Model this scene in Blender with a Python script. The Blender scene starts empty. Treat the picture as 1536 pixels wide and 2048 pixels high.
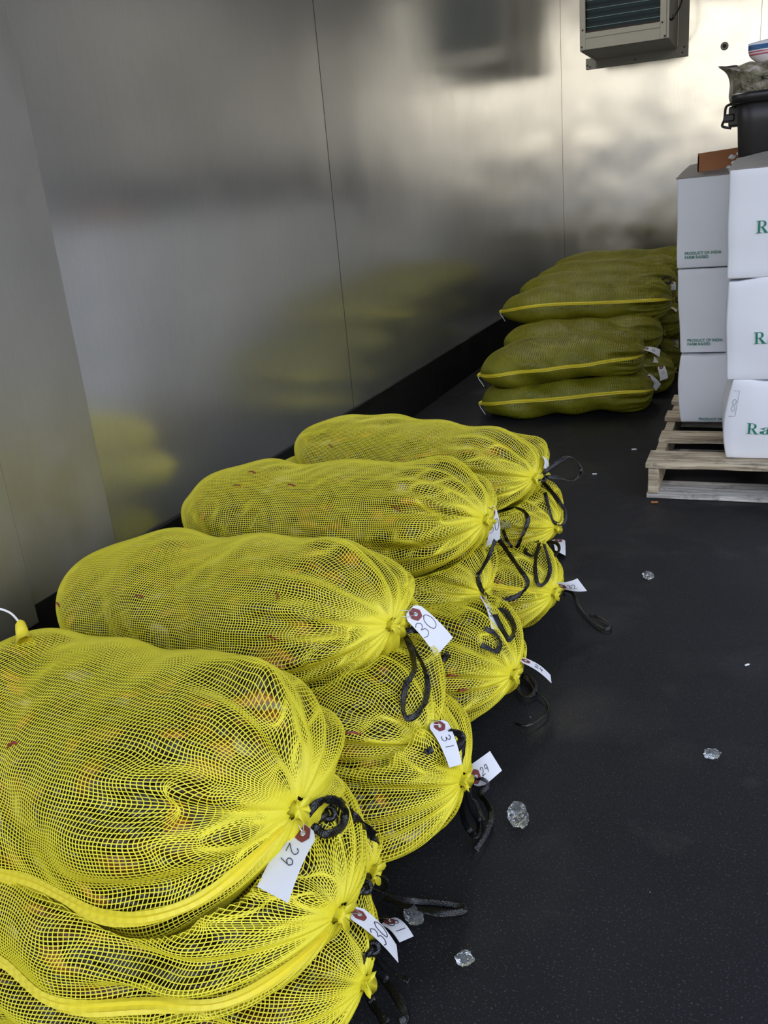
import bpy, bmesh, math, random
import numpy as np
from mathutils import Vector, Matrix, Quaternion
from mathutils.bvhtree import BVHTree
from mathutils.noise import noise as pnoise
sc = bpy.context.scene
PI = math.pi
PREVIEW = False

# ------------------------------------------------------------------ camera
F_PX = 1775.0
YAW, PITCH, ROLL = -0.408001883, 0.342534203, -0.0924233562
CAM = Vector((0, 0, 1.25))
def cam_axes():
    f = Vector((math.sin(YAW)*math.cos(PITCH), math.cos(YAW)*math.cos(PITCH), -math.sin(PITCH)))
    rt = Vector((math.cos(YAW), -math.sin(YAW), 0)); up = rt.cross(f)
    r2 = math.cos(ROLL)*rt + math.sin(ROLL)*up
    u2 = -math.sin(ROLL)*rt + math.cos(ROLL)*up
    return r2, u2, f
AX, AU, AF = cam_axes()
cd = bpy.data.cameras.new('camera'); cam = bpy.data.objects.new('camera', cd)
sc.collection.objects.link(cam)
cam.matrix_world = Matrix(((AX.x, AU.x, -AF.x, CAM.x), (AX.y, AU.y, -AF.y, CAM.y), (AX.z, AU.z, -AF.z, CAM.z), (0, 0, 0, 1)))
cd.sensor_fit = 'HORIZONTAL'; cd.sensor_width = 36; cd.lens = F_PX/1536*36; cd.clip_start = 0.02; cd.clip_end = 200
sc.camera = cam
def ray(px, py):
    return (AX*((px-768)/F_PX) - AU*((py-1024)/F_PX) + AF)
def at(px, py, axis, val):
    d = ray(px, py); i = 'xyz'.index(axis); t = (val-CAM[i])/d[i]
    return CAM + d*t
def nd(nt, typ, x=0, **kw):
    n = nt.nodes.new(typ)
    for k, v in kw.items(): setattr(n, k, v)
    return n

# ------------------------------------------------------------------ exposure, world, lights
sc.view_settings.view_transform = 'Standard'; sc.view_settings.look = 'None'
sc.view_settings.gamma = 1; sc.view_settings.use_curve_mapping = False
sc.view_settings.exposure = 0.15
W = bpy.data.worlds.new('world'); sc.world = W; W.use_nodes = True
nt = W.node_tree; nt.nodes.clear()
out = nd(nt, 'ShaderNodeOutputWorld'); bg = nd(nt, 'ShaderNodeBackground')
tc = nd(nt, 'ShaderNodeTexCoord'); sep = nd(nt, 'ShaderNodeSeparateXYZ'); nt.links.new(tc.outputs['Generated'], sep.inputs[0])
nz = nd(nt, 'ShaderNodeTexNoise'); nz.inputs['Scale'].default_value = 9; nz.inputs['Detail'].default_value = 3
nt.links.new(tc.outputs['Generated'], nz.inputs['Vector'])
ma = nd(nt, 'ShaderNodeMath', operation='MULTIPLY_ADD'); ma.inputs[1].default_value = -0.035; nt.links.new(nz.outputs['Fac'], ma.inputs[0]); nt.links.new(sep.outputs['Z'], ma.inputs[2])
cr = nd(nt, 'ShaderNodeValToRGB'); nt.links.new(ma.outputs[0], cr.inputs[0])
e = cr.color_ramp.elements
e[0].position = 0.0; e[0].color = (0.13, 0.13, 0.135, 1)
e[1].position = 1.0; e[1].color = (0.70, 0.85, 1.2, 1)
for p, c in ((0.012, (0.11, 0.115, 0.11, 1)), (0.03, (0.86, 0.81, 0.70, 1)), (0.15, (0.96, 0.92, 0.81, 1)), (0.30, (1.08, 1.22, 1.55, 1))):
    k = e.new(p); k.color = c
nt.links.new(cr.outputs[0], bg.inputs[0]); bg.inputs[1].default_value = 1.9
nt.links.new(bg.outputs[0], out.inputs[0])
# daylight comes in through the open loading door behind the camera: portal over the opening
def area(name, loc, rot, sx, sy, energy=0, color=(1, 1, 1), portal=False):
    l = bpy.data.lights.new(name, 'AREA'); l.shape = 'RECTANGLE'; l.size = sx; l.size_y = sy; l.energy = energy; l.color = color
    if portal: l.cycles.is_portal = True
    o = bpy.data.objects.new(name, l); o.location = loc; o.rotation_euler = rot; sc.collection.objects.link(o); return o
ROOM_X0, ROOM_X1, ROOM_Y0, ROOM_Y1, ROOM_Z = -1.84, 1.9, -1.2, 9.6, 4.4
area('door_daylight_portal', (0.03, ROOM_Y0, 2.2), (PI/2, 0, 0), 3.74, 4.4, portal=True)
area('side_bay_daylight_portal', (ROOM_X1, 1.05, 2.2), (PI/2, 0, PI/2), 4.5, 4.4, portal=True)

area('ceiling_lamp', (-1.55, 6.2, 4.36), (0, 0, 0), 0.3, 2.4, energy=28, color=(1.0, 0.97, 0.92))

# ------------------------------------------------------------------ helpers
C = sc.collection
def tag(o, label=None, cat=None, group=None, kind=None):
    if label: o['label'] = label
    if cat: o['category'] = cat
    if group: o['group'] = group
    if kind: o['kind'] = kind
    return o
def empty(name, loc=(0, 0, 0), rz=0):
    o = bpy.data.objects.new(name, None); o.empty_display_size = 0.1
    C.objects.link(o); o.location = loc; o.rotation_euler = (0, 0, rz); return o
def link(name, me, mat=None, parent=None, world=True):
    """meshes are given in world coordinates; under a parent they are moved into its frame"""
    if mat: me.materials.append(mat)
    o = bpy.data.objects.new(name, me); C.objects.link(o)
    if parent is not None:
        o.parent = parent
        if world:
            chain = parent; M = Matrix()
            while chain is not None:
                M = Matrix.LocRotScale(chain.location, chain.rotation_euler, chain.scale) @ M
                chain = chain.parent
            me.transform(M.inverted())
    return o
def mesh_py(name, V, Fc, smooth=False):
    me = bpy.data.meshes.new(name); me.from_pydata([tuple(v) for v in V], [], Fc); me.update()
    if smooth: me.polygons.foreach_set('use_smooth', [True]*len(me.polygons))
    return me
def mesh_np(name, V, Q, smooth=True):
    me = bpy.data.meshes.new(name)
    me.vertices.add(len(V)); me.vertices.foreach_set('co', V.astype(np.float32).ravel())
    me.loops.add(Q.size); me.loops.foreach_set('vertex_index', Q.astype(np.int32).ravel())
    me.polygons.add(len(Q)); me.polygons.foreach_set('loop_start', np.arange(len(Q), dtype=np.int32)*Q.shape[1])
    me.polygons.foreach_set('use_smooth', np.full(len(Q), smooth))
    me.update(calc_edges=True); return me
def bm_mesh(name, bm, smooth=False):
    me = bpy.data.meshes.new(name); bm.normal_update(); bm.to_mesh(me); bm.free()
    if smooth: me.polygons.foreach_set('use_smooth', [True]*len(me.polygons))
    return me
def add_box(bm, x0, x1, y0, y1, z0, z1, bevel=0, M=None):
    b = bmesh.new()
    bmesh.ops.create_cube(b, size=1)
    for v in b.verts: v.co = Vector(((x0+x1)/2+v.co.x*(x1-x0), (y0+y1)/2+v.co.y*(y1-y0), (z0+z1)/2+v.co.z*(z1-z0)))
    if bevel: bmesh.ops.bevel(b, geom=b.edges[:], offset=bevel, segments=2, affect='EDGES', profile=0.5)
    if M is not None: b.transform(M)
    me = bpy.data.meshes.new('t'); b.to_mesh(me); b.free(); bm.from_mesh(me); bpy.data.meshes.remove(me)
def box_me(name, *a, **k):
    bm = bmesh.new(); add_box(bm, *a, **k); return bm_mesh(name, bm)
def tube_me(name, pts, r, n=7, closed=False, taper=None):
    pts = [Vector(p) for p in pts]; V = []; Fc = []; m = len(pts)
    nrm = None
    for i, p in enumerate(pts):
        t = (pts[min(i+1, m-1)]-pts[max(i-1, 0)]).normalized()
        if nrm is None: nrm = t.orthogonal().normalized()
        nrm = (nrm - t*nrm.dot(t)).normalized(); b = t.cross(nrm)
        rr = r*(taper[i] if taper else 1)
        for k in range(n):
            a = 2*PI*k/n; V.append(p+(nrm*math.cos(a)+b*math.sin(a))*rr)
    for i in range(m-1):
        for k in range(n): Fc.append((i*n+k, i*n+(k+1) % n, (i+1)*n+(k+1) % n, (i+1)*n+k))
    Fc.append(tuple(range(n))[::-1]); Fc.append(tuple((m-1)*n+k for k in range(n)))
    return mesh_py(name, V, Fc, True)
def catmull(P, n=8):
    P = [Vector(p) for p in P]; o = []
    for i in range(len(P)-1):
        a = P[max(i-1, 0)]; b = P[i]; c = P[i+1]; d = P[min(i+2, len(P)-1)]
        for k in range(n):
            t = k/n
            o.append(0.5*((2*b)+(c-a)*t+(2*a-5*b+4*c-d)*t*t+(3*b-a-3*c+d)*t**3))
    o.append(P[-1]); return o

# ------------------------------------------------------------------ materials
def mat(name):
    m = bpy.data.materials.new(name); m.use_nodes = True; t = m.node_tree
    b = t.nodes['Principled BSDF']; return m, t, b
def simple(name, col, rough=0.6, metal=0, **kw):
    m, t, b = mat(name); b.inputs['Base Color'].default_value = (*col, 1); b.inputs['Roughness'].default_value = rough; b.inputs['Metallic'].default_value = metal
    for k, v in kw.items(): b.inputs[k].default_value = v
    return m
def ramp(t, inp, stops, interp='LINEAR'):
    r = nd(t, 'ShaderNodeValToRGB'); t.links.new(inp, r.inputs[0]); e = r.color_ramp.elements; r.color_ramp.interpolation = interp
    e[0].position, e[0].color = stops[0][0], (*stops[0][1], 1); e[1].position, e[1].color = stops[-1][0], (*stops[-1][1], 1)
    for p, c in stops[1:-1]: k = e.new(p); k.color = (*c, 1)
    return r.outputs[0]
def noise(t, vec, scale, detail=3, rough=0.5, dist=0):
    n = nd(t, 'ShaderNodeTexNoise'); n.inputs['Scale'].default_value = scale; n.inputs['Detail'].default_value = detail
    n.inputs['Roughness'].default_value = rough; n.inputs['Distortion'].default_value = dist
    if vec is not None: t.links.new(vec, n.inputs['Vector'])
    return n.outputs['Fac']
def objco(t, scale=(1, 1, 1), obj=True):
    c = nd(t, 'ShaderNodeTexCoord'); m = nd(t, 'ShaderNodeMapping'); m.inputs['Scale'].default_value = scale
    t.links.new(c.outputs['Object'], m.inputs['Vector']); return m.outputs[0]
def bump(t, b, h, strength, dist, prev=None):
    n = nd(t, 'ShaderNodeBump'); n.inputs['Strength'].default_value = strength; n.inputs['Distance'].default_value = dist
    t.links.new(h, n.inputs['Height'])
    if prev is not None: t.links.new(prev, n.inputs['Normal'])
    t.links.new(n.outputs[0], b.inputs['Normal']); return n.outputs[0]
def mth(t, op, a, b=None, c=None):
    n = nd(t, 'ShaderNodeMath', operation=op)
    for i, v in enumerate((a, b, c)):
        if v is None: continue
        if isinstance(v, (int, float)): n.inputs[i].default_value = v
        else: t.links.new(v, n.inputs[i])
    return n.outputs[0]
def mixc(t, fac, a, b):
    n = nd(t, 'ShaderNodeMix', data_type='RGBA')
    for i, v in ((0, fac), (6, a), (7, b)):
        if isinstance(v, (int, float)): n.inputs[i].default_value = v
        elif isinstance(v, tuple): n.inputs[i].default_value = (*v, 1)
        else: t.links.new(v, n.inputs[i])
    return n.outputs[2]

def steel(name, base, r0, r1, stretch, dents=True, seed=0.0):
    m, t, b = mat(name); b.inputs['Metallic'].default_value = 1
    co = objco(t); cs = objco(t, stretch)
    grain = noise(t, cs, 60, 4, 0.6)
    blot = noise(t, co, 1.3, 4, 0.55)
    col = ramp(t, mth(t, 'ADD', mth(t, 'MULTIPLY', grain, 0.35), mth(t, 'MULTIPLY', blot, 0.65)), [(0.3, tuple(x*0.86 for x in base)), (0.7, base)])
    t.links.new(col, b.inputs['Base Color'])
    rg = nd(t, 'ShaderNodeMapRange'); t.links.new(noise(t, co, 2.2, 5, 0.6), rg.inputs[0]); rg.inputs[1].default_value = 0.3; rg.inputs[2].default_value = 0.7
    rg.inputs[3].default_value = r0; rg.inputs[4].default_value = r1
    t.links.new(rg.outputs[0], b.inputs['Roughness'])
    n1 = bump(t, b, grain, 0.05, 0.0006)
    if dents:
        dv = nd(t, 'ShaderNodeTexVoronoi', feature='F1'); dv.inputs['Scale'].default_value = 1.7
        t.links.new(co, dv.inputs['Vector'])
        dd = nd(t, 'ShaderNodeMapRange', interpolation_type='SMOOTHSTEP'); t.links.new(dv.outputs['Distance'], dd.inputs[0])
        dd.inputs[1].default_value = 0.0; dd.inputs[2].default_value = 0.022; dd.inputs[3].default_value = 0; dd.inputs[4].default_value = 1
        bump(t, b, dd.outputs[0], 0.5, 0.003, n1)
    return m
def broad(m, r, fac):
    t = m.node_tree; b = t.nodes['Principled BSDF']; o = t.nodes['Material Output']
    b2 = nd(t, 'ShaderNodeBsdfPrincipled'); b2.inputs['Metallic'].default_value = 1; b2.inputs['Roughness'].default_value = r
    for n_ in ('Base Color', 'Normal'):
        if b.inputs[n_].links: t.links.new(b.inputs[n_].links[0].from_socket, b2.inputs[n_])
    mx = nd(t, 'ShaderNodeMixShader'); mx.inputs[0].default_value = fac
    t.links.new(b.outputs[0], mx.inputs[1]); t.links.new(b2.outputs[0], mx.inputs[2]); t.links.new(mx.outputs[0], o.inputs[0])
M_wall = steel('brushed_steel_sheet', (0.90, 0.895, 0.88), 0.15, 0.22, (3, 3, 0.15))
M_back = steel('dented_steel_sheet', (0.88, 0.85, 0.79), 0.12, 0.19, (3, 3, 0.15))
broad(M_wall, 0.58, 0.30)
M_jamb = steel('dull_steel_flange', (0.60, 0.58, 0.54), 0.42, 0.58, (3, 3, 0.2), dents=False)
M_ceil = simple('white_ceiling_panel', (0.62, 0.61, 0.58), 0.6)
M_side = steel('steel_side_wall', (0.45, 0.45, 0.45), 0.3, 0.4, (3, 3, 0.2), dents=False)

def rubber(name, kick=False):
    m, t, b = mat(name); co = objco(t)
    big = noise(t, co, 1.6, 5, 0.6, 0.4); fine = noise(t, co, 230, 3, 0.75); mid = noise(t, co, 30, 4, 0.6)
    base = mixc(t, big, (0.0040, 0.0040, 0.0046), (0.018, 0.0178, 0.0205)) if not kick else mixc(t, big, (0.006, 0.006, 0.005), (0.012, 0.012, 0.010))
    sp = mth(t, 'GREATER_THAN', fine, 0.62)
    base = mixc(t, mth(t, 'MULTIPLY', sp, 0.7 if not kick else 0.1), base, (0.085, 0.088, 0.10))
    # pale grit
    v = nd(t, 'ShaderNodeTexVoronoi', feature='F1'); v.inputs['Scale'].default_value = 11; t.links.new(co, v.inputs['Vector'])
    wn = nd(t, 'ShaderNodeSeparateColor'); t.links.new(v.outputs['Color'], wn.inputs[0])
    grit = mth(t, 'MULTIPLY', mth(t, 'LESS_THAN', v.outputs['Distance'], 0.022), mth(t, 'GREATER_THAN', wn.outputs[0], 0.62))
    if not kick: base = mixc(t, mth(t, 'MULTIPLY', grit, 0.6), base, (0.45, 0.44, 0.42))
    # brownish dried silt marks
    st = ramp(t, noise(t, co, 4.5, 5, 0.65), [(0.60, (0, 0, 0)), (0.74, (1, 1, 1))])
    if not kick: base = mixc(t, mth(t, 'MULTIPLY', st, 0.22), base, (0.075, 0.066, 0.055))
    t.links.new(base, b.inputs['Base Color'])
    wet = ramp(t, noise(t, co, 2.1, 3, 0.5, 0.3), [(0.52, (0, 0, 0)), (0.62, (1, 1, 1))])
    rg = nd(t, 'ShaderNodeMapRange'); t.links.new(wet, rg.inputs[0]); rg.inputs[3].default_value = 0.62; rg.inputs[4].default_value = 0.44
    t.links.new(rg.outputs[0], b.inputs['Roughness'])
    b.inputs['Specular IOR Level'].default_value = 0.20
    n1 = bump(t, b, mth(t, 'ADD', fine, mid), 0.45, 0.0012)
    return m
M_floor = rubber('black_rubber_floor'); M_kick = rubber('black_rubber_kick', True)

def netmat(name, col, hot):
    m, t, b = mat(name); co = objco(t)
    c = mixc(t, noise(t, co, 7, 3), tuple(x*0.86 for x in col), hot)
    t.links.new(c, b.inputs['Base Color']); b.inputs['Roughness'].default_value = 0.42
    b.inputs['Transmission Weight'].default_value = 0.0
    tr = nd(t, 'ShaderNodeBsdfTranslucent'); t.links.new(c, tr.inputs[0])
    mx = nd(t, 'ShaderNodeMixShader'); mx.inputs[0].default_value = 0.16
    o = t.nodes['Material Output']; t.links.new(b.outputs[0], mx.inputs[1]); t.links.new(tr.outputs[0], mx.inputs[2]); t.links.new(mx.outputs[0], o.inputs[0])
    return m
M_net = netmat('yellow_mesh_net', (0.90, 0.78, 0.020), (0.98, 0.88, 0.06))
M_netfar = netmat('yellow_mesh_net_shaded', (0.20, 0.20, 0.008), (0.36, 0.34, 0.018))  # olive copy of the near net; the dimmer far light is in its colour
M_seam = netmat('yellow_sewn_seam', (0.92, 0.74, 0.02), (0.98, 0.84, 0.07))
def crawmat(name, dark, far=False):
    m, t, b = mat(name); co = objco(t)
    v = nd(t, 'ShaderNodeTexVoronoi', feature='F1'); v.inputs['Scale'].default_value = 34; v.inputs['Randomness'].default_value = 1
    mp = nd(t, 'ShaderNodeMapping'); mp.inputs['Scale'].default_value = (0.55, 1, 1); mp.inputs['Rotation'].default_value = (0.3, 0.5, 0.9)
    t.links.new(co, mp.inputs[0])
    dn = nd(t, 'ShaderNodeTexNoise'); dn.inputs['Scale'].default_value = 12; t.links.new(mp.outputs[0], dn.inputs['Vector'])
    ad = nd(t, 'ShaderNodeVectorMath', operation='MULTIPLY_ADD'); ad.inputs[1].default_value = (0.08,)*3
    t.links.new(dn.outputs['Color'], ad.inputs[0]); t.links.new(mp.outputs[0], ad.inputs[2]); t.links.new(ad.outputs[0], v.inputs['Vector'])
    s = nd(t, 'ShaderNodeSeparateColor'); t.links.new(v.outputs['Color'], s.inputs[0])
    shell = ramp(t, s.outputs[0], [(0.0, (0.012, 0.007, 0.005)), (0.40, (0.035, 0.016, 0.010)), (0.60, (0.11, 0.035, 0.012)), (0.76, (0.40, 0.12, 0.02)), (0.90, (0.60, 0.22, 0.04)), (0.95, (0.45, 0.38, 0.26)), (1, (0.6, 0.55, 0.45))], 'CONSTANT')
    patch = ramp(t, noise(t, co, 5.5, 2), [(0.40, (0, 0, 0)), (0.54, (1, 1, 1))])
    c = mixc(t, patch, dark, shell)
    gap_shade = ramp(t, v.outputs['Distance'], [(0.30, (1, 1, 1)), (0.62, (0.12, 0.10, 0.08))])  # dark between shells: shade under the net put into the colour
    mm = nd(t, 'ShaderNodeMix', data_type='RGBA', blend_type='MULTIPLY'); mm.inputs[0].default_value = 0.8
    t.links.new(c, mm.inputs[6]); t.links.new(gap_shade, mm.inputs[7])
    t.links.new(mm.outputs[2], b.inputs['Base Color']); b.inputs['Roughness'].default_value = 0.22
    n1 = bump(t, b, mth(t, 'MULTIPLY', v.outputs['Distance'], -1.0), 1.0, 0.02)
    bump(t, b, noise(t, co, 130, 3), 0.6, 0.004, n1)
    return m
M_craw = crawmat('packed_crawfish_shell', (0.016, 0.011, 0.006))
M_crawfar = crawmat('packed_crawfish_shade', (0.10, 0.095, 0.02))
M_claw = simple('crawfish_red', (0.24, 0.025, 0.012), 0.3)
def strapmat():
    m, t, b = mat('black_woven_strap'); b.inputs['Base Color'].default_value = (0.004, 0.004, 0.005, 1); b.inputs['Roughness'].default_value = 0.16; b.inputs['Specular IOR Level'].default_value = 0.5
    co = objco(t); v = nd(t, 'ShaderNodeTexVoronoi', feature='F1'); v.inputs['Scale'].default_value = 480; t.links.new(co, v.inputs['Vector'])
    bump(t, b, v.outputs['Distance'], 0.6, 0.0012); return m
M_strap = strapmat()
def papermat():
    m, t, b = mat('white_tag_card'); co = objco(t)
    t.links.new(mixc(t, noise(t, co, 30, 4), (0.80, 0.80, 0.83), (0.72, 0.72, 0.76)), b.inputs['Base Color']); b.inputs['Roughness'].default_value = 0.75
    bump(t, b, noise(t, co, 25, 4), 0.3, 0.003); return m
M_tag = papermat()
M_eye = simple('maroon_eyelet_patch', (0.20, 0.035, 0.035), 0.6)
M_ink = simple('dark_ink', (0.012, 0.010, 0.03), 0.5)
M_wire = simple('tag_wire', (0.75, 0.75, 0.76), 0.25, 1.0)
M_string = simple('white_twine', (0.78, 0.78, 0.76), 0.8)
def cardmat(name, a, c2, sc_=3, amp=0.3):
    m, t, b = mat(name); co = objco(t)
    t.links.new(mixc(t, noise(t, co, sc_, 5, 0.6), a, c2), b.inputs['Base Color']); b.inputs['Roughness'].default_value = 0.55
    bump(t, b, noise(t, co, 9, 3), amp, 0.006); return m
M_card = cardmat('white_waxed_cardboard', (0.86, 0.87, 0.90), (0.80, 0.81, 0.85))
M_cardtop = cardmat('dusty_cardboard_top', (0.34, 0.31, 0.27), (0.22, 0.20, 0.18), 14)
M_brown = cardmat('brown_cardboard', (0.42, 0.155, 0.04), (0.30, 0.10, 0.025), 10)
M_green = simple('green_print', (0.01, 0.20, 0.13), 0.6)
M_mark = simple('grey_pen_line', (0.25, 0.26, 0.30), 0.6)
M_tape = simple('clear_tape', (0.75, 0.76, 0.78), 0.08)
def woodmat(name, a, b2, dirt):
    m, t, b = mat(name); cs = objco(t, (2.0, 26, 26)); co = objco(t)
    g = noise(t, cs, 2.2, 5, 0.65, 0.5)
    c = ramp(t, g, [(0.40, a), (0.60, b2)])
    dk = ramp(t, noise(t, co, 9, 4, 0.7), [(0.52, (0, 0, 0)), (0.75, (1, 1, 1))])
    c = mixc(t, mth(t, 'MULTIPLY', dk, dirt), c, (0.07, 0.055, 0.045))
    t.links.new(c, b.inputs['Base Color']); b.inputs['Roughness'].default_value = 0.85
    bump(t, b, g, 0.5, 0.004); return m
M_wood = woodmat('weathered_pallet_wood', (0.62, 0.52, 0.36), (0.26, 0.20, 0.13), 0.75)
M_woodp = woodmat('greyed_pallet_wood', (0.72, 0.69, 0.63), (0.34, 0.31, 0.27), 0.95)
M_bin = simple('black_plastic_bin', (0.018, 0.016, 0.016), 0.38)
M_ac = cardmat('painted_ac_metal', (0.62, 0.60, 0.52), (0.55, 0.53, 0.46), 6, 0.1)
M_fin = simple('dark_teal_coil', (0.006, 0.03, 0.036), 0.45)
M_slat = simple('pale_teal_slat', (0.22, 0.36, 0.38), 0.4)
M_black = simple('black_rubber_cable', (0.008, 0.008, 0.008), 0.4)
M_screw = simple('dark_screw', (0.03, 0.02, 0.018), 0.5)

# ------------------------------------------------------------------ room
def wavy_panel(name, axis, const, u0, u1, v0, v1, amp, mat_, nu, nv, seed, sign=1, parent=None, wl=1.0):
    """sheet of metal: axis 'x' -> u is y, v is z ; axis 'y' -> u is x, v is z"""
    V = []; Fc = []
    for j in range(nv+1):
        for i in range(nu+1):
            u = u0+(u1-u0)*i/nu; v = v0+(v1-v0)*j/nv
            ed = min(1, (i/nu)*9, (1-i/nu)*9, 99)
            d = amp*ed*(pnoise(Vector((u*0.9/wl+seed, v*1.5/wl, seed)))+0.35*pnoise(Vector((u*2.6/wl+seed, v*3.4/wl, seed+9))))
            V.append((const+sign*d, u, v) if axis == 'x' else (u, const+sign*d, v))
    for j in range(nv):
        for i in range(nu):
            a = j*(nu+1)+i; q = (a, a+1, a+nu+2, a+nu+1)
            Fc.append(q)
    me = mesh_py(name, V, Fc, True)
    return link(name, me, mat_, parent)
KICK = 0.252
floor = tag(link('floor', box_me('floor', -1.95, 2.0, ROOM_Y0-1.0, ROOM_Y1+0.1, -0.08, 0), M_floor), kind='structure')
ground = tag(link('floor', box_me('yard_ground', -40, 40, -60, 40, -0.30, -0.12), simple('yard_asphalt', (0.05, 0.05, 0.052), 0.9)), kind='structure')
wl = empty('wall_left', (ROOM_X0, 0, 0)); tag(wl, kind='structure')
seams = [ROOM_Y0, 2.02, 4.0, 6.62, ROOM_Y1]
for i in range(4):
    wavy_panel('steel_sheet', 'x', ROOM_X0-0.0015*(i % 2), seams[i], seams[i+1], KICK, ROOM_Z, 0.0045, M_wall, 46, 40, 3.1+i*7.7, parent=wl)
link('wall_core', box_me('core', ROOM_X0-0.12, ROOM_X0-0.012, ROOM_Y0, ROOM_Y1+0.1, 0, ROOM_Z), M_ceil, wl)
bb = tag(link('baseboard_left', box_me('k', ROOM_X0-0.01, ROOM_X0+0.014, ROOM_Y0, ROOM_Y1, 0.0, KICK+0.002, bevel=0.003), M_kick), kind='structure')
# door flange: dull sheet lapped over the panel at the near end
fl = empty('trim_1', (ROOM_X0, 1.5, 0)); tag(fl, kind='structure')
link('flange_sheet', box_me('f', ROOM_X0-0.005, ROOM_X0+0.012, ROOM_Y0, 2.08, KICK-0.05, ROOM_Z, bevel=0.002), M_jamb, fl)
link('flange_rib', box_me('f', ROOM_X0+0.004, ROOM_X0+0.020, ROOM_Y0, 1.70, KICK-0.05, ROOM_Z, bevel=0.003), M_jamb, fl)
wb = empty('wall_back', (0, ROOM_Y1, 0)); tag(wb, kind='structure')
wavy_panel('steel_sheet', 'y', ROOM_Y1, ROOM_X0, -0.05, KICK, ROOM_Z, 0.0035, M_back, 60, 60, 21.3, parent=wb, wl=0.6)
wavy_panel('steel_sheet', 'y', ROOM_Y1, -0.05, ROOM_X1, KICK, ROOM_Z, 0.010, M_back, 50, 40, 51.3, parent=wb, wl=0.6)
link('panel_joint', box_me('j', -0.054, -0.050, ROOM_Y1-0.006, ROOM_Y1+0.003, KICK, ROOM_Z), M_jamb, wb)
link('wall_core', box_me('core', -2, 2, ROOM_Y1+0.03, ROOM_Y1+0.15, 0, ROOM_Z), M_ceil, wb)
tag(link('baseboard_back', box_me('k', -1.84, 1.9, ROOM_Y1-0.012, ROOM_Y1+0.02, 0.0, KICK, bevel=0.003), M_kick), kind='structure')
tag(link('wall_right', box_me('w', ROOM_X1, ROOM_X1+0.1, 3.3, ROOM_Y1+0.1, 0, ROOM_Z), M_side), kind='structure')
tag(link('added_dark_rail', box_me('r', ROOM_X1-.03, ROOM_X1, 3.3, ROOM_Y1, 1.12, 1.62, bevel=.01), M_kick), kind='structure')  # unseen rail, added so the left wall mirrors a dark band
tag(link('ceiling', box_me('w', -1.96, 2.0, ROOM_Y0, ROOM_Y1+0.15, ROOM_Z, ROOM_Z+0.1), M_ceil), kind='structure')

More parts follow.
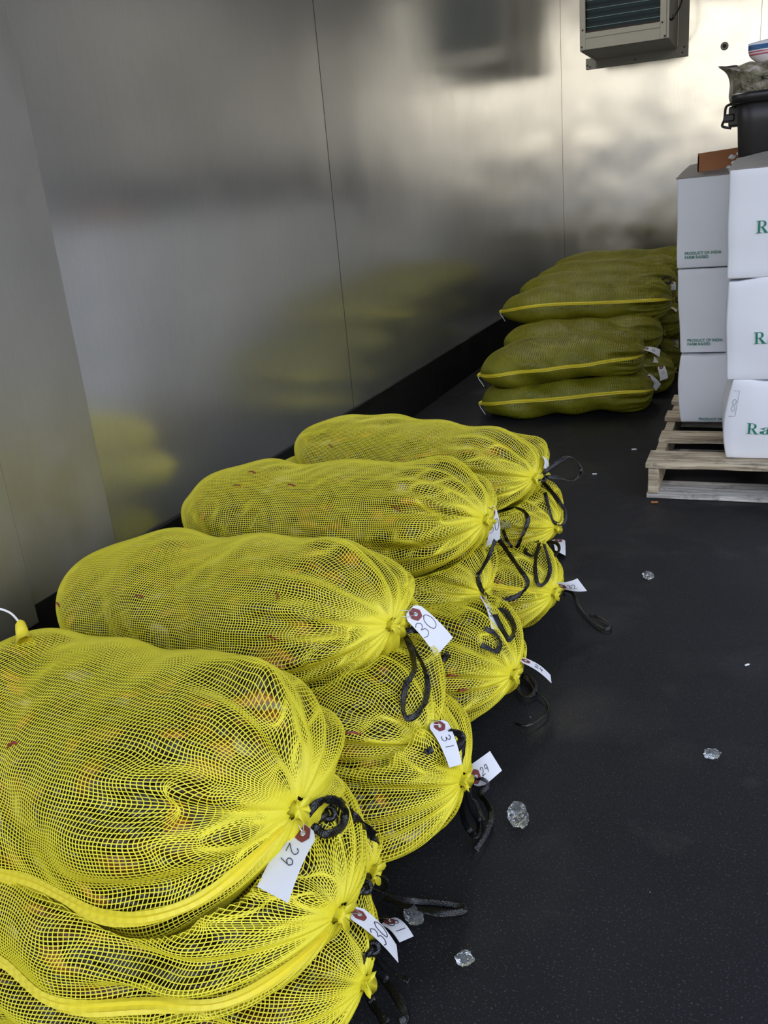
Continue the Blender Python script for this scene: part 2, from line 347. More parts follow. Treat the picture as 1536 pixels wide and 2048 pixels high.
# ------------------------------------------------------------------ sacks
def smooth01(x): x = np.clip(x, 0, 1); return x*x*(3-2*x)
def ndir(name): return name
class Sack:
    def __init__(s, P0, P1, a, b, seed, mid=None, floor_z=None, tail=0.30, neck=0.20, lump=0.010, drop=0.0, tailp=0.55):
        s.P0 = np.array(P0, float); s.P1 = np.array(P1, float)
        m = (s.P0+s.P1)/2
        s.Pm = m+np.array(mid if mid else (0, 0, 0.0))
        s.a, s.b, s.seed, s.fz = a, b, seed, floor_z
        s.tail, s.neck, s.lump, s.tailp = tail, neck, lump, tailp
        rs = np.random.RandomState(seed); s.rs = rs
        s.above = []
        s.waves = [(rs.randint(1, 5), rs.uniform(2, 11), rs.uniform(0, 6.28), rs.uniform(0.4, 1)) for _ in range(9)]
        s.pl = [(k, rs.uniform(0, 6.28), rs.uniform(0.5, 1), rs.uniform(-3, 3)) for k in (7, 11, 17)]
        def wset(n, fr): return [(rs.randint(-fr, fr+1), rs.uniform(-fr, fr)*1.0, rs.uniform(0, 6.28)) for _ in range(n)]
        s.w1 = wset(10, 14); s.w2 = wset(10, 16); s.wm = wset(5, 5)
        # arc-length table
        t = np.linspace(0, 1, 600); f = s.prof(t); L = np.linalg.norm(s.P1-s.P0)
        ds = np.sqrt((np.diff(t)*L)**2+(np.diff(f)*(a+b)/2)**2); s.S = np.concatenate([[0], np.cumsum(ds)]); s.len = s.S[-1]; s.S /= s.len; s.T = t
    def prof(s, t):
        f = np.ones_like(t)
        x = np.clip(1-t/s.tail, 0, 1); f = 0.05+0.95*(1-x**2.0)**s.tailp
        y = np.clip((t-(1-s.neck))/s.neck, 0, 1)
        g = (1-y**2.6)**0.52
        g = g*(1-0.06*smooth01((y-0.5)/0.5)) + 0.045*y**8
        return f*g
    def field(s, ws, th, u):
        o = np.zeros(np.broadcast(th, u).shape)
        for k, q, ph in ws: o += np.sin(k*th+q*2*u*PI+ph)
        return o/np.sqrt(len(ws))
    def point(s, th, u, inset=0.0, extra=0.0):
        t = np.interp(u, s.S, s.T)
        P = ((1-t)**2)[..., None]*s.P0+(2*t*(1-t))[..., None]*s.Pm+(t*t)[..., None]*s.P1
        D = 2*(1-t)[..., None]*(s.Pm-s.P0)+2*t[..., None]*(s.P1-s.Pm); D /= np.linalg.norm(D, axis=-1, keepdims=True)
        Z = np.array([0, 0, 1.0]); side = np.cross(D, Z); side /= np.linalg.norm(side, axis=-1, keepdims=True); up = np.cross(side, D)
        f = s.prof(t)
        lum = np.zeros(th.shape)
        for k, q, ph, am in s.waves: lum += am*np.sin(k*th+q*u*PI+ph)
        lum *= s.lump*0.55
        gpl = smooth01((t-0.70)/0.2)
        pl = np.zeros(th.shape)
        for k, ph, am, tw in s.pl: pl += am*np.sin(k*th+ph+tw*t)
        pl *= 0.0135*gpl
        r = (1-0.35*np.maximum(0, pl*0))
        c, sn = np.cos(th), np.sin(th)
        cs = np.sign(c)*np.abs(c)**0.88; ss = np.sign(sn)*np.abs(sn)**0.88
        bb_ = np.where(sn < 0, s.b*0.92, s.b)
        f2 = f*(1+(lum/s.a)*np.minimum(1, f*2)) + pl/s.a*np.minimum(1, f*1.6)
        A = np.maximum(s.a*f2-inset*np.minimum(1, f*3), 0.003); B = np.maximum(bb_*f2-inset*np.minimum(1, f*3), 0.003)
        Q = P+side*(A*cs)[..., None]+up*(B*ss)[..., None]
        if s.fz is not None:
            h = Q[..., 2]-s.fz-inset; k = 0.03
            Q[..., 2] = s.fz+inset+np.where(h > 2*k, h, np.where(h > 0, h*0.5+h*h/(4*k), h*0.04)).clip(0.001)*1.0
        for o in s.above:
            zb = o.belly(Q[..., 0], Q[..., 1])-0.003-inset; h = Q[..., 2]-zb
            Q[..., 2] = np.where(h > 0, np.maximum(zb+h*0.04, (s.fz if s.fz is not None else -1)+0.002+inset), Q[..., 2])
        Q[..., 0] = np.maximum(Q[..., 0], ROOM_X0+0.018+inset)
        return Q
    def belly(s, X, Y):
        """height of this sack's underside over the points X, Y (large where it does not reach)"""
        if not hasattr(s, 'tab'):
            t = np.linspace(0, 1, 61); c = (1-t)[:, None]**2*s.P0+(2*t*(1-t))[:, None]*s.Pm+(t*t)[:, None]*s.P1; s.tab = (c, s.prof(t))
        c, f = s.tab; xs = c[:, 0]
        f_ = np.interp(X, xs, f, left=0, right=0); yc = np.interp(X, xs, c[:, 1]); zc = np.interp(X, xs, c[:, 2])
        q = np.abs(Y-yc)/np.maximum(s.a*f_*1.02, 1e-4)
        return np.where(q < 1, zc-s.b*0.95*f_*(1-np.minimum(q, 1)**2.3)**(1/2.3), 9.0)
    def warp(s, th, u, N, Mr, wig):
        m = 0.25+0.75*smooth01((s.field(s.wm, th, u)+0.5)/1.6); m = m*(0.75+1.1*smooth01((u-0.68)/0.25))
        m = m*smooth01((1-u)/0.04)*smooth01(u/0.05)
        return th+2*PI/N*wig*0.8*m*s.field(s.w1, th, u), np.clip(u+wig/Mr*1.15*m*s.field(s.w2, th, u), 0, 1)
    def strands(s, cell, width, ridge=0.0007, wig=1.0):
        N = int(2*PI*math.sqrt((s.a**2+s.b**2)/2)/cell); Mr = int(s.len/cell)
        V = []; Q = []; base = 0
        def surf(th, u):
            a, b = s.warp(th, u, N, Mr, wig); return s.point(a, b)
        def emit(TH, U, closed):
            nonlocal base
            e = 2e-3
            P = surf(TH, U); Pt = surf(TH+e, U)-surf(TH-e, U); Pu = surf(TH, np.minimum(U+e, 1))-surf(TH, np.maximum(U-e, 0))
            nn = np.cross(Pt, Pu); nl = np.linalg.norm(nn, axis=-1, keepdims=True); nn = nn/np.maximum(nl, 1e-12)
            dr = P-s.center(U); sg = np.sign((nn*dr).sum(-1, keepdims=True)); nn = nn*np.where(sg == 0, 1, sg)
            Tn = np.zeros_like(P); Tn[:, 1:-1] = P[:, 2:]-P[:, :-2]; Tn[:, 0] = P[:, 1]-P[:, 0]; Tn[:, -1] = P[:, -1]-P[:, -2]
            if closed:
                Tn[:, 0] = P[:, 1]-P[:, -1]; Tn[:, -1] = P[:, 0]-P[:, -2]
            Tn /= np.maximum(np.linalg.norm(Tn, axis=-1, keepdims=True), 1e-9)
            Wd = np.cross(nn, Tn); Wd /= np.maximum(np.linalg.norm(Wd, axis=-1, keepdims=True), 1e-9)
            w = width/2
            A = P-Wd*w; Bc = P+nn*ridge*1.4; Cc = P+Wd*w
            n, m = P.shape[:2]
            arr = np.stack([A, Bc, Cc], 2).reshape(-1, 3); V.append(arr)
            idx = (np.arange(n*m).reshape(n, m))*3+base
            nx = np.roll(idx, -1, axis=1) if closed else idx[:, 1:]
            cu = idx if closed else idx[:, :-1]
            for o in (0, 1):
                Q.append(np.stack([cu+o, cu+o+1, nx+o+1, nx+o], -1).reshape(-1, 4))
            base += n*m*3
        th = np.arange(N)*2*PI/N; u = np.linspace(0.004, 0.998, Mr*1)
        emit(*np.meshgrid(th, u, indexing='ij'), False)
        th2 = np.linspace(0, 2*PI, N, endpoint=False)
        u2 = (np.arange(Mr)+0.5)/Mr
        U, TH = np.meshgrid(u2, th2, indexing='ij'); emit(TH, U, True)
        return np.concatenate(V), np.concatenate(Q)
    def center(s, u):
        t = np.interp(u, s.S, s.T)
        return ((1-t)**2)[..., None]*s.P0+(2*t*(1-t))[..., None]*s.Pm+(t*t)[..., None]*s.P1
    def filling(s, nt_=72, nu=64, inset=0.011):
        th = np.arange(nt_)*2*PI/nt_; u = np.linspace(0.02, 0.955, nu)
        U, TH = np.meshgrid(u, th, indexing='ij')
        ins = inset+0.0045*s.field(s.w2, TH, U)+0.004*smooth01((U-0.7)/0.2)
        P = s.point(TH, U, inset=np.maximum(ins, 0.005))
        V = P.reshape(-1, 3); i = np.arange(nu*nt_).reshape(nu, nt_)
        Q = np.stack([i[:-1], np.roll(i, -1, 1)[:-1], np.roll(i, -1, 1)[1:], i[1:]], -1).reshape(-1, 4)
        # end caps as fans of quads
        V = np.concatenate([V, P[0].mean(0)[None], P[-1].mean(0)[None]]); c0, c1 = len(V)-2, len(V)-1
        k = np.arange(0, nt_, 2)
        cap0 = np.stack([np.full(len(k), c0), i[0][(k+2) % nt_], i[0][k+1], i[0][k]], -1)
        cap1 = np.stack([np.full(len(k), c1), i[-1][k], i[-1][k+1], i[-1][(k+2) % nt_]], -1)
        return V, np.concatenate([Q, cap0, cap1])
    def band(s, th0, wid=0.020, u0=0.02, u1=0.93, wob=0.05, lift=0.004):
        n = 150; u = np.linspace(u0, u1, n); th = th0+wob*np.sin(u*9+s.seed)
        P = s.point(th, u); e = 0.02
        side = s.point(th+e, u)-s.point(th-e, u); side /= np.linalg.norm(side, axis=-1, keepdims=True)
        t = np.gradient(P, axis=0); t /= np.linalg.norm(t, axis=-1, keepdims=True)
        nn = np.cross(side, t); dr = P-s.center(u); nn *= np.sign((nn*dr).sum(-1, keepdims=True))
        nn /= np.linalg.norm(nn, axis=-1, keepdims=True)
        prof = [(-0.5, 0.000), (-0.42, 1.0), (-0.16, 0.75), (0.0, 1.7), (0.14, 0.7), (0.40, 0.95), (0.5, 0.0)]
        V = []
        for i in range(n):
            zz = 0.0009*(i % 2)
            w_ = wid*min(1, (u1-u[i])/0.08+0.25)
            for a, h in prof: V.append(P[i]+side[i]*(a*w_+zz)+nn[i]*(lift*h+zz*0.7+0.0005))
        m = len(prof); Q = [(i*m+k, i*m+k+1, (i+1)*m+k+1, (i+1)*m+k) for i in range(n-1) for k in range(m-1)]
        return np.array(V), np.array(Q)

SK = {}
BV = {}     # filling surfaces for laying straps and tags
def sack(key, label, group, P0, P1, a, b, seed, far=False, seam=None, tailtuft=False, tuft=None, cell=None, bits=0, **kw):
    S = SK[key]
    r = empty('mesh_sack', ((P0[0]+P1[0])/2, (P0[1]+P1[1])/2, max(0, min(P0[2], P1[2])-b))); tag(r, label, 'sack', group)
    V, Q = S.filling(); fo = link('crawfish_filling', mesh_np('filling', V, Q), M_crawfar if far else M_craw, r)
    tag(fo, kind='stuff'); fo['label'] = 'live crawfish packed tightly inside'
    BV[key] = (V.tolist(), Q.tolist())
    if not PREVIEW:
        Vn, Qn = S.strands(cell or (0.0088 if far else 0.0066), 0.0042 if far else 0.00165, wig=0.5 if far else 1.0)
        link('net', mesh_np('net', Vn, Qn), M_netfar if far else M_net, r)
    if seam is not None:
        for th0, kw2 in (seam if isinstance(seam, list) else [(seam, {})]):
            V, Q = S.band(th0, **kw2); link('seam', mesh_np('seam', V, Q, False), M_seam, r)
    # gathered neck tuft
    P1 = Vector(P1); D = (P1-Vector(list(S.Pm))).normalized(); rnd = random.Random(seed)
    o1 = D.orthogonal().normalized(); o2 = D.cross(o1)
    V = []; Fc = []; n = 22; rows = [(-0.032, 0.034), (-0.010, 0.019), (-0.002, 0.0105), (0.004, 0.0105), (0.010, 0.015), (0.014, 0.018)]
    ph = rnd.random()*6
    for j, (dz, rr) in enumerate(rows):
        for k in range(n):
            an = 2*PI*k/n; q = rr*(1+0.28*math.sin(an*5+ph)*(j/5)+0.10*(k % 2)); zz = dz+(0.005*math.sin(an*3+ph) if j == 5 else 0)
            V.append(P1+D*zz+(o1*math.cos(an)+o2*math.sin(an))*q*0.9)
    V = [v if v.z > 0.004 else Vector((v.x, v.y, 0.004)) for v in V]
    for j in range(5):
        for k in range(n): Fc.append((j*n+k, j*n+(k+1) % n, (j+1)*n+(k+1) % n, (j+1)*n+k))
    Fc.append(tuple(range(n)))
    V.append(P1+D*0.006)
    for k in range(n): Fc.append((5*n+k, 5*n+(k+1) % n, len(V)-1))
    link('gathered_neck', mesh_py('neck', V, Fc, True), M_netfar if far else M_net, r)
    if tailtuft or tuft:
        p = Vector(S.point(np.array([0.0]), np.array([0.0]))[0]); D0 = (Vector(P0)-Vector(list(S.Pm))).normalized()
        p = Vector(P0)
        if tuft:
            h = BVHTree.FromPolygons(*BV[key]).ray_cast(CAM, ray(*tuft).normalized())
            if h[0]: D0 = Vector((-.35, .35, .9)).normalized(); p = h[0]+D0*.024
        V = []; Fc = []
        for j, (dz, rr) in enumerate([(-0.03, 0.026), (-0.005, 0.016), (0.014, 0.013), (0.022, 0.006)]):
            for k in range(10):
                an = 2*PI*k/10; V.append(p+D0*dz+Vector((0.3*math.cos(an), 0.8*math.cos(an), math.sin(an)))*rr)
        for j in range(3):
            for k in range(10): Fc.append((j*10+k, j*10+(k+1) % 10, (j+1)*10+(k+1) % 10, (j+1)*10+k))
        Fc.append(tuple(range(10))); Fc.append(tuple(range(30, 40)))
        link('tail_knot', mesh_py('tail', V, Fc, True), M_seam, r)
        q = p+D0*0.02
        pts = catmull([q, q+Vector((-0.005, -0.01, 0.025)), q+Vector((-0.02, -0.02, 0.038)), q+Vector((-0.045, -0.02, 0.034)), q+Vector((-0.06, -0.02, 0.036))], 5) if not far else catmull([q, q+Vector((0.01, -0.01, -0.02)), q+Vector((0.025, -0.02, -0.035)), q+Vector((0.04, -0.02, -0.06))], 5)
        link('twine_end', tube_me('twine', [Vector((v.x, v.y, max(v.z, 0.006))) for v in pts], 0.0022, 6), M_string, r)
    for i in range(bits):
        th = rnd.uniform(0.2, 2.4)+PI*0.9 if not kw.get('flip') else 0; u = rnd.uniform(0.2, 0.9); 
        pts = []; th = rnd.uniform(0.15, 1.45)*1.0; da = rnd.uniform(-1, 1); 
        for k in range(6):
            q = S.point(np.array([th+da*0.02*k+0.02*math.sin(k)]), np.array([u+0.006*k*(1-abs(da)*0.5)]))[0]
            c = S.center(np.array([u]))[0]; nv = (q-c)/np.linalg.norm(q-c); pts.append(Vector(q+nv*(0.0025+0.0015*math.sin(k*1.1))))
        link('crawfish_leg', tube_me('leg', pts, rnd.uniform(0.0014, 0.0026), 6, taper=[0.4, 0.9, 1, 1.1, 0.8, 0.3]), M_claw, r)
    return r, S
NEAR = 'crawfish sacks in the near pile by the left wall'
FARG = 'crawfish sacks in the far pile in the corner'
R = {}
def mk(key, *a, **k): R[key] = sack(key, *a, **k)
#__SACKS__
near = [
 # key, label, tail end, tied end, half width, half height, seed, options
 ('L', 'yellow mesh sack on the floor, farthest of the near pile bottom row, tag reading 32', (-1.62, 2.58, .12), (-.485, 2.28, .145), .225, .13, dict(floor_z=0.002, seam=[(.62, {'u0': .4})])),
 ('K', 'yellow mesh sack between top and bottom sacks at far end, with looped black bow', (-1.62, 2.76, .31), (-.52, 2.50, .26), .215, .11, {}),
 ('I', 'yellow mesh sack on the floor, second from far end, narrow white tag pointing right', (-1.62, 2.06, .12), (-.485, 1.80, .155), .225, .135, dict(floor_z=0.002)),
 ('H', 'yellow mesh sack squeezed in the middle layer behind the tag marked 30, partly covered', (-1.62, 2.27, .31), (-.615, 2.03, .25), .20, .11, {}),
 ('F', 'yellow mesh sack on the floor with white tag 29 lying over the dark floor', (-1.62, 1.56, .13), (-.475, 1.36, .175), .225, .15, dict(mid=(0, -.07, -.01), floor_z=0.002)),
 ('E', 'yellow mesh sack in the middle layer with hanging white tag 31 and long black strap', (-1.62, 1.74, .30), (-.545, 1.365, .25), .20, .115, {}),
 ('N', 'yellow mesh sack tucked behind the front stack with its black strap stretched over the floor', (-1.62, 1.28, .11), (-.575, 1.13, .13), .15, .11, dict(floor_z=0.002)),
 ('C', 'yellow mesh sack on the floor at the very front, mostly under the other two', (-1.60, .92, .10), (-.515, .94, .09), .22, .10, dict(floor_z=0.002)),
 ('B', 'yellow mesh sack in the middle of the front stack, with white tag reading 30', (-1.62, 1.05, .21), (-.52, .90, .265), .26, .125, dict(neck=.26, seam=[(-.12, {'wid': .023, 'lift': .0055, 'u1': .985})])),
 ('J', 'yellow mesh sack on top at the far end, black strap looped out to the right', (-1.50, 2.84, .42), (-.575, 2.48, .42), .215, .12, dict(neck=.22, mid=(0, 0, -.02))),
 ('G', 'large yellow mesh sack on top, third from the front, with white tag 30 hanging', (-1.64, 2.28, .36), (-.615, 2.08, .435), .23, .145, dict(neck=.24, mid=(0, 0, -.03))),
 ('D', 'large yellow mesh sack on top, second from the front, tag 30 beside black knot', (-1.66, 1.76, .31), (-.655, 1.50, .42), .24, .155, dict(neck=.27, mid=(0, 0, -.03))),
 ('A', 'largest yellow mesh sack on top at the very front with white tag 29', (-1.50, 1.12, .34), (-.585, .93, .415), .25, .175, dict(neck=.25, seam=[(-.22, {'wid': .023, 'lift': .0055, 'u1': .985})], tuft=(50, 1292), mid=(0, 0, -.045))),
]
#__ENDSACKS__
def prepare(rows, base):
    for i, (k, lab, P0, P1, a, b, o) in enumerate(rows):
        kw = {q: v for q, v in o.items() if q in ('mid', 'floor_z', 'tail', 'neck', 'lump')}
        if base > 50: kw.setdefault('neck', 0.16)
        SK[k] = Sack(P0, P1, a, b, base+i*3, **kw)
    ks = [r_[0] for r_ in rows]
    for k in ks:
        for q in ks:
            if q != k and SK[q].P0[2]+SK[q].P1[2] > SK[k].P0[2]+SK[k].P1[2]+0.14: SK[k].above.append(SK[q])
prepare(near, 11)
for i, (k, lab, P0, P1, a, b, o) in enumerate(near):
    mk(k, lab, NEAR, P0, P1, a, b, 11+i*3, bits=4 if k in 'ADGEFBI' else 2, **o)
far = [
 ('f1', 'olive yellow sack on the floor at the front of the far pile, bright seam', (-1.42, 4.86, .07), (-.50, 5.12, .10), .23, .12, dict(floor_z=0.002, mid=(0, 0, .05), seam=[(0.12, {})], tailtuft=True)),
 ('f2', 'dark sack end on the floor behind the frontmost bottom sack, in shadow', (-1.40, 5.35, .11), (-.42, 5.55, .10), .23, .12, dict(floor_z=0.002)),
 ('f3', 'bottom sack deeper in the far pile under the tall stack', (-1.40, 5.85, .11), (-.42, 6.05, .10), .23, .12, dict(floor_z=0.002)),
 ('f4', 'bottom sack nearest the back wall in the far pile', (-1.40, 6.40, .11), (-.42, 6.6, .10), .23, .12, dict(floor_z=0.002)),
 ('g1', 'olive yellow sack lying on the frontmost bottom sack, white tag at its end', (-1.42, 4.86, .235), (-.55, 5.12, .30), .24, .125, dict(mid=(0, 0, .06), seam=[(0.0, {})], tailtuft=True)),
 ('g2', 'olive yellow sack behind the upper front one and below the seamed sack', (-1.45, 5.52, .30), (-.50, 5.66, .31), .24, .12, {}),
 ('g3', 'middle layer sack in the far pile hidden behind the others', (-1.42, 6.05, .31), (-.42, 6.25, .31), .24, .12, {}),
 ('g4', 'middle layer sack at the rear of the far pile', (-1.42, 6.60, .31), (-.40, 6.75, .31), .24, .12, {}),
 ('h1', 'olive yellow sack on the tall stack with one bright seam along its side', (-1.52, 5.78, .46), (-.47, 5.92, .47), .25, .125, dict(mid=(0, 0, .05), seam=[(0.18, {})], tailtuft=True)),
 ('h2', 'olive yellow sack just behind the seamed one on the tall stack', (-1.52, 6.28, .52), (-.47, 6.40, .51), .25, .12, {}),
 ('h3', 'olive yellow sack second from the rear along the top of the tall stack', (-1.52, 6.85, .54), (-.46, 6.9, .53), .25, .12, {}),
 ('h4', 'rearmost olive yellow sack at the top of the far pile by the back wall', (-1.52, 7.45, .55), (-.44, 7.4, .54), .27, .13, {}),
 ('g5', 'rear middle sack supporting the last top sack of the far pile', (-1.45, 7.2, .31), (-.42, 7.2, .31), .25, .125, {}),
 ('f5', 'rear floor sack supporting the last stack of the far pile', (-1.45, 7.1, .11), (-.42, 7.1, .10), .25, .12, dict(floor_z=0.002)),
]
prepare(far, 101)
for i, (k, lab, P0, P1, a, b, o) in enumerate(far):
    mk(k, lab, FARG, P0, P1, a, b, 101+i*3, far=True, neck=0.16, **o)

# ------------------------------------------------------------------ ray casting onto sacks and floor (used to rest straps and tags)
AV = []; AF_ = []
for V, Q in BV.values():
    o = len(AV); AV += V; AF_ += [tuple(o+i for i in q) for q in Q]
o = len(AV); AV += [(-1.84, -2, 0), (2, -2, 0), (2, 9.6, 0), (-1.84, 9.6, 0)]; AF_.append((o, o+1, o+2, o+3))
TREE = BVHTree.FromPolygons(AV, AF_)
def hit(px, py):
    d = ray(px, py).normalized(); h = TREE.ray_cast(CAM, d)
    return (h[3] if h[0] else 9.0), (h[1] if h[0] else Vector((0, 0, 1)))
def strap(parent, pix, start=None, width=0.013, off=0.026, name='drawstring', k=1.3, twist=0.0, seed=0):
    """a woven strap resting on whatever it hangs over; pix = its course"""
    P2 = catmull([Vector((x, y, 0)) for x, y in pix], 9)
    D = []; Nn = []
    for p in P2:
        d, n = hit(p.x, p.y); D.append(d-off); Nn.append(n if n.dot(ray(p.x, p.y)) < 0 else -n)
    if start is not None: D[0] = min(D[0], start)
    n = len(D)
    for a, b_, s_ in ((1, n, 1), (n-2, -1, -1)):
        for i in range(a, b_, s_):
            j = i-s_; st = (P2[i]-P2[j]).length/F_PX*D[j]*k+0.0006
            D[i] = min(D[i], D[j]+st)
    for _ in range(3): D = [D[0]]+[(D[i-1]+2*D[i]+D[i+1])/4 for i in range(1, n-1)]+[D[-1]]
    pts = [CAM+ray(p.x, p.y).normalized()*d for p, d in zip(P2, D)]
    pts = [Vector((p.x, p.y, max(p.z, 0.007))) for p in pts]
    V = []; Fc = []; rnd = random.Random(seed+int(pix[0][0])); ph = rnd.random()*6
    for i, p in enumerate(pts):
        t = (pts[min(i+1, n-1)]-pts[max(i-1, 0)]).normalized()
        nn = Nn[i]*0.6 - ray(P2[i].x, P2[i].y).normalized()*0.6
        nn = (nn-t*nn.dot(t)).normalized()
        aw = 0.75*math.sin(i*0.16+ph)+twist
        nn = Quaternion(t, aw) @ nn
        w = t.cross(nn).normalized(); hw = width/2; th = 0.0014
        for a, b_ in ((-1, -.3), (-.55, -1), (.55, -1), (1, -.3), (1, .3), (.5, 1), (0, .6), (-.5, 1), (-1, .3)):
            V.append(p+w*hw*a+nn*th*b_)
    m = 9
    for i in range(n-1):
        for q in range(m): Fc.append((i*m+q, i*m+(q+1) % m, (i+1)*m+(q+1) % m, (i+1)*m+q))
    Fc.append(tuple(range(m))[::-1]); Fc.append(tuple((n-1)*m+q for q in range(m)))
    return link(name, mesh_py('strap', V, Fc, True), M_strap, parent)
def knot(parent, px, py, r=0.011, off=0.015):
    d, nn = hit(px, py); c = CAM+ray(px, py).normalized()*(d-off)
    pts = [c+Vector((math.sin(a)+2*math.sin(2*a), math.cos(a)-2*math.cos(2*a), -math.sin(3*a)))*r*0.42 for a in [2*PI*i/40 for i in range(41)]]
    pts = [Vector((p.x, p.y, max(p.z, 0.008))) for p in pts]
    return link('drawstring_knot', tube_me('knot', pts, 0.0052, 8), M_strap, parent)

DIG = {'2': [[(.08, .78), (.2, .95), (.5, 1), (.78, .82), (.7, .55), (.35, .25), (.05, .02), (.4, .05), (.95, .08)]],
       '9': [[(.8, .8), (.55, 1), (.2, .88), (.15, .6), (.45, .48), (.78, .68), (.8, .85), (.74, .45), (.6, 0)]],
       '3': [[(.1, .88), (.45, 1), (.8, .82), (.65, .6), (.35, .53), (.75, .42), (.8, .15), (.45, 0), (.05, .1)]],
       '0': [[(.55, 1), (.15, .8), (.05, .4), (.3, .02), (.75, .1), (.95, .5), (.8, .88), (.5, 1), (.35, .9)]],
       '1': [[(.5, 1), (.48, .5), (.42, 0)]],
       '4': [[(.3, 1), (.1, .45), (.85, .45)], [(.7, .8), (.62, 0)]]}
def paper_tag(parent, q, text='', mode='along', hole=True, W=0.055, Lg=0.115, d0=None, size=0.5, tiltw=1, tiltl=1, wire_to=None, pos=0.55, off=0.02, bend=0.006, lab=None):
    """q: corners in order (hole edge a, hole edge b, far end b, far end a), seen in the photo; real width and length give the tilt"""
    cx = (q[0][0]+q[1][0])/2; cy = (q[0][1]+q[1][1])/2
    if d0 is None:
        d, _ = hit(cx, cy); d0 = d-off
    def pt(p, d): return CAM+ray(*p).normalized()*d
    w2 = (pt(q[0], d0)-pt(q[1], d0)).length; dw = math.sqrt(max(W*W-w2*w2, 0))*tiltw
    mid = lambda a, b_: ((a[0]+b_[0])/2, (a[1]+b_[1])/2)
    m0, m1 = mid(q[0], q[1]), mid(q[3], q[2]); l2 = (pt(m0, d0)-pt(m1, d0)).length; dl = math.sqrt(max(Lg*Lg-l2*l2, 0))*tiltl
    # never sink into what is behind
    for s_ in (q[2], q[3], m1):
        hd, _ = hit(*s_)
        if d0+dl > hd-0.035: dl = hd-0.035-d0
    A = pt(q[0], d0-dw/2); Bp = pt(q[1], d0+dw/2); Cc = pt(q[2], d0+dl+dw/2); Dd = pt(q[3], d0+dl-dw/2)
    N = (Bp-A).cross(Dd-A).normalized()
    if N.dot(A-CAM) > 0: N = -N
    def S(u, v, h=0):   # u across 0..1, v along 0..1
        p = (A*(1-u)+Bp*u)*(1-v)+(Dd*(1-u)+Cc*u)*v
        p = p+N*(bend*math.sin(v*PI)*(1 if bend > 0 else 1)+h)
        return Vector((p.x, p.y, max(p.z, 0.004+h)))
    root = None
    # card with clipped corners at the hole end
    nu, nv = 8, 14; V = []; Fc = []
    def clip(u, v):
        if v < 0.08: k = 0.22*(1-v/0.08); u = k+(1-2*k)*u
        return u, v
    for h in (0, -0.0007):
        for j in range(nv+1):
            for i in range(nu+1):
                u, v = clip(i/nu, (j/nv)**1.1); V.append(S(u, v, h))
    K = (nu+1)*(nv+1)
    for j in range(nv):
        for i in range(nu):
            a = j*(nu+1)+i; Fc.append((a, a+1, a+nu+2, a+nu+1)); Fc.append((K+a+nu+1, K+a+nu+2, K+a+1, K+a))
    rim = [i for i in range(nu+1)]+[j*(nu+1)+nu for j in range(1, nv+1)]+[nv*(nu+1)+i for i in range(nu-1, -1, -1)]+[j*(nu+1) for j in range(nv-1, 0, -1)]
    for i in range(len(rim)):
        a, b_ = rim[i], rim[(i+1) % len(rim)]; Fc.append((a, b_, K+b_, K+a))
    root = link('paper_tag', mesh_py('tag', V, Fc), M_tag, parent)
    root['label'] = lab or ('white card tag' + (' with handwritten '+text if text else ''))
    ar = W/Lg
    if hole:
        c = (0.5, 0.13); V = []; Fc = []
        for r_ in (0.30, 0.085):
            for k in range(12):
                an = 2*PI*k/12; rr = r_*(0.9 if (r_ > .1 and k % 2) else 1); V.append(S(c[0]+math.cos(an)*rr, c[1]+math.sin(an)*rr*ar*0.95, 0.0006))
        for k in range(12): Fc.append((k, (k+1) % 12, 12+(k+1) % 12, 12+k))
        link('eyelet_patch', mesh_py('eye', V, Fc), M_eye, root)
        ring = [S(c[0]+math.cos(a)*0.085, c[1]+math.sin(a)*0.085*ar, 0.001) for a in [2*PI*i/14 for i in range(15)]]
        link('eyelet', tube_me('ring', ring, 0.0007, 5), M_wire, root)
        if wire_to:
            wd, _ = hit(*wire_to); e = pt(wire_to, min(wd-0.006, d0+0.03)); h0 = S(c[0], c[1], 0.001)
            perp = (e-h0).cross(N).normalized()*0.006
            link('tag_wire', tube_me('wire', catmull([h0, h0*0.6+e*0.4+perp+N*0.006, e+perp, e-perp*0.6-N*0.003, h0*0.55+e*0.45-perp+N*0.004, h0+N*0.003], 6), 0.0009, 6), M_wire, root)
    if text:
        V = []; Fc = []
        n = len(text); V = []; Fc = []
        for ci, ch in enumerate(text):
            for st in DIG[ch]:
                pts = catmull([Vector((x, y, 0)) for x, y in st], 5)
                P3 = []
                for p in pts:
                    if mode == 'along':   # text runs away from the hole; its top towards side b
                        gh = 0.42*size/0.5; gw = gh*ar*0.62
                        v = pos-n*gw*0.62+ci*gw*1.24+p.x*gw; u = 0.5-gh/2+p.y*gh
                        if FLIP: u = 1-u
                    else:                 # text runs across the tag
                        gw = 0.34*size/0.5; gh = gw*ar*1.6
                        u = 0.5-n*gw*0.58+ci*gw*1.16+p.x*gw; v = pos+gh/2-p.y*gh
                        if FLIP: u = 1-u
                    P3.append(S(u, v, 0.0008))
                r0 = len(V); m = tube_me('s', P3, 0.00065, 4)
                V += [v.co.copy() for v in m.vertices]; Fc += [tuple(r0+i for i in f.vertices) for f in m.polygons]; bpy.data.meshes.remove(m)
        link('handwriting', mesh_py('ink', V, Fc), M_ink, root)
    return root
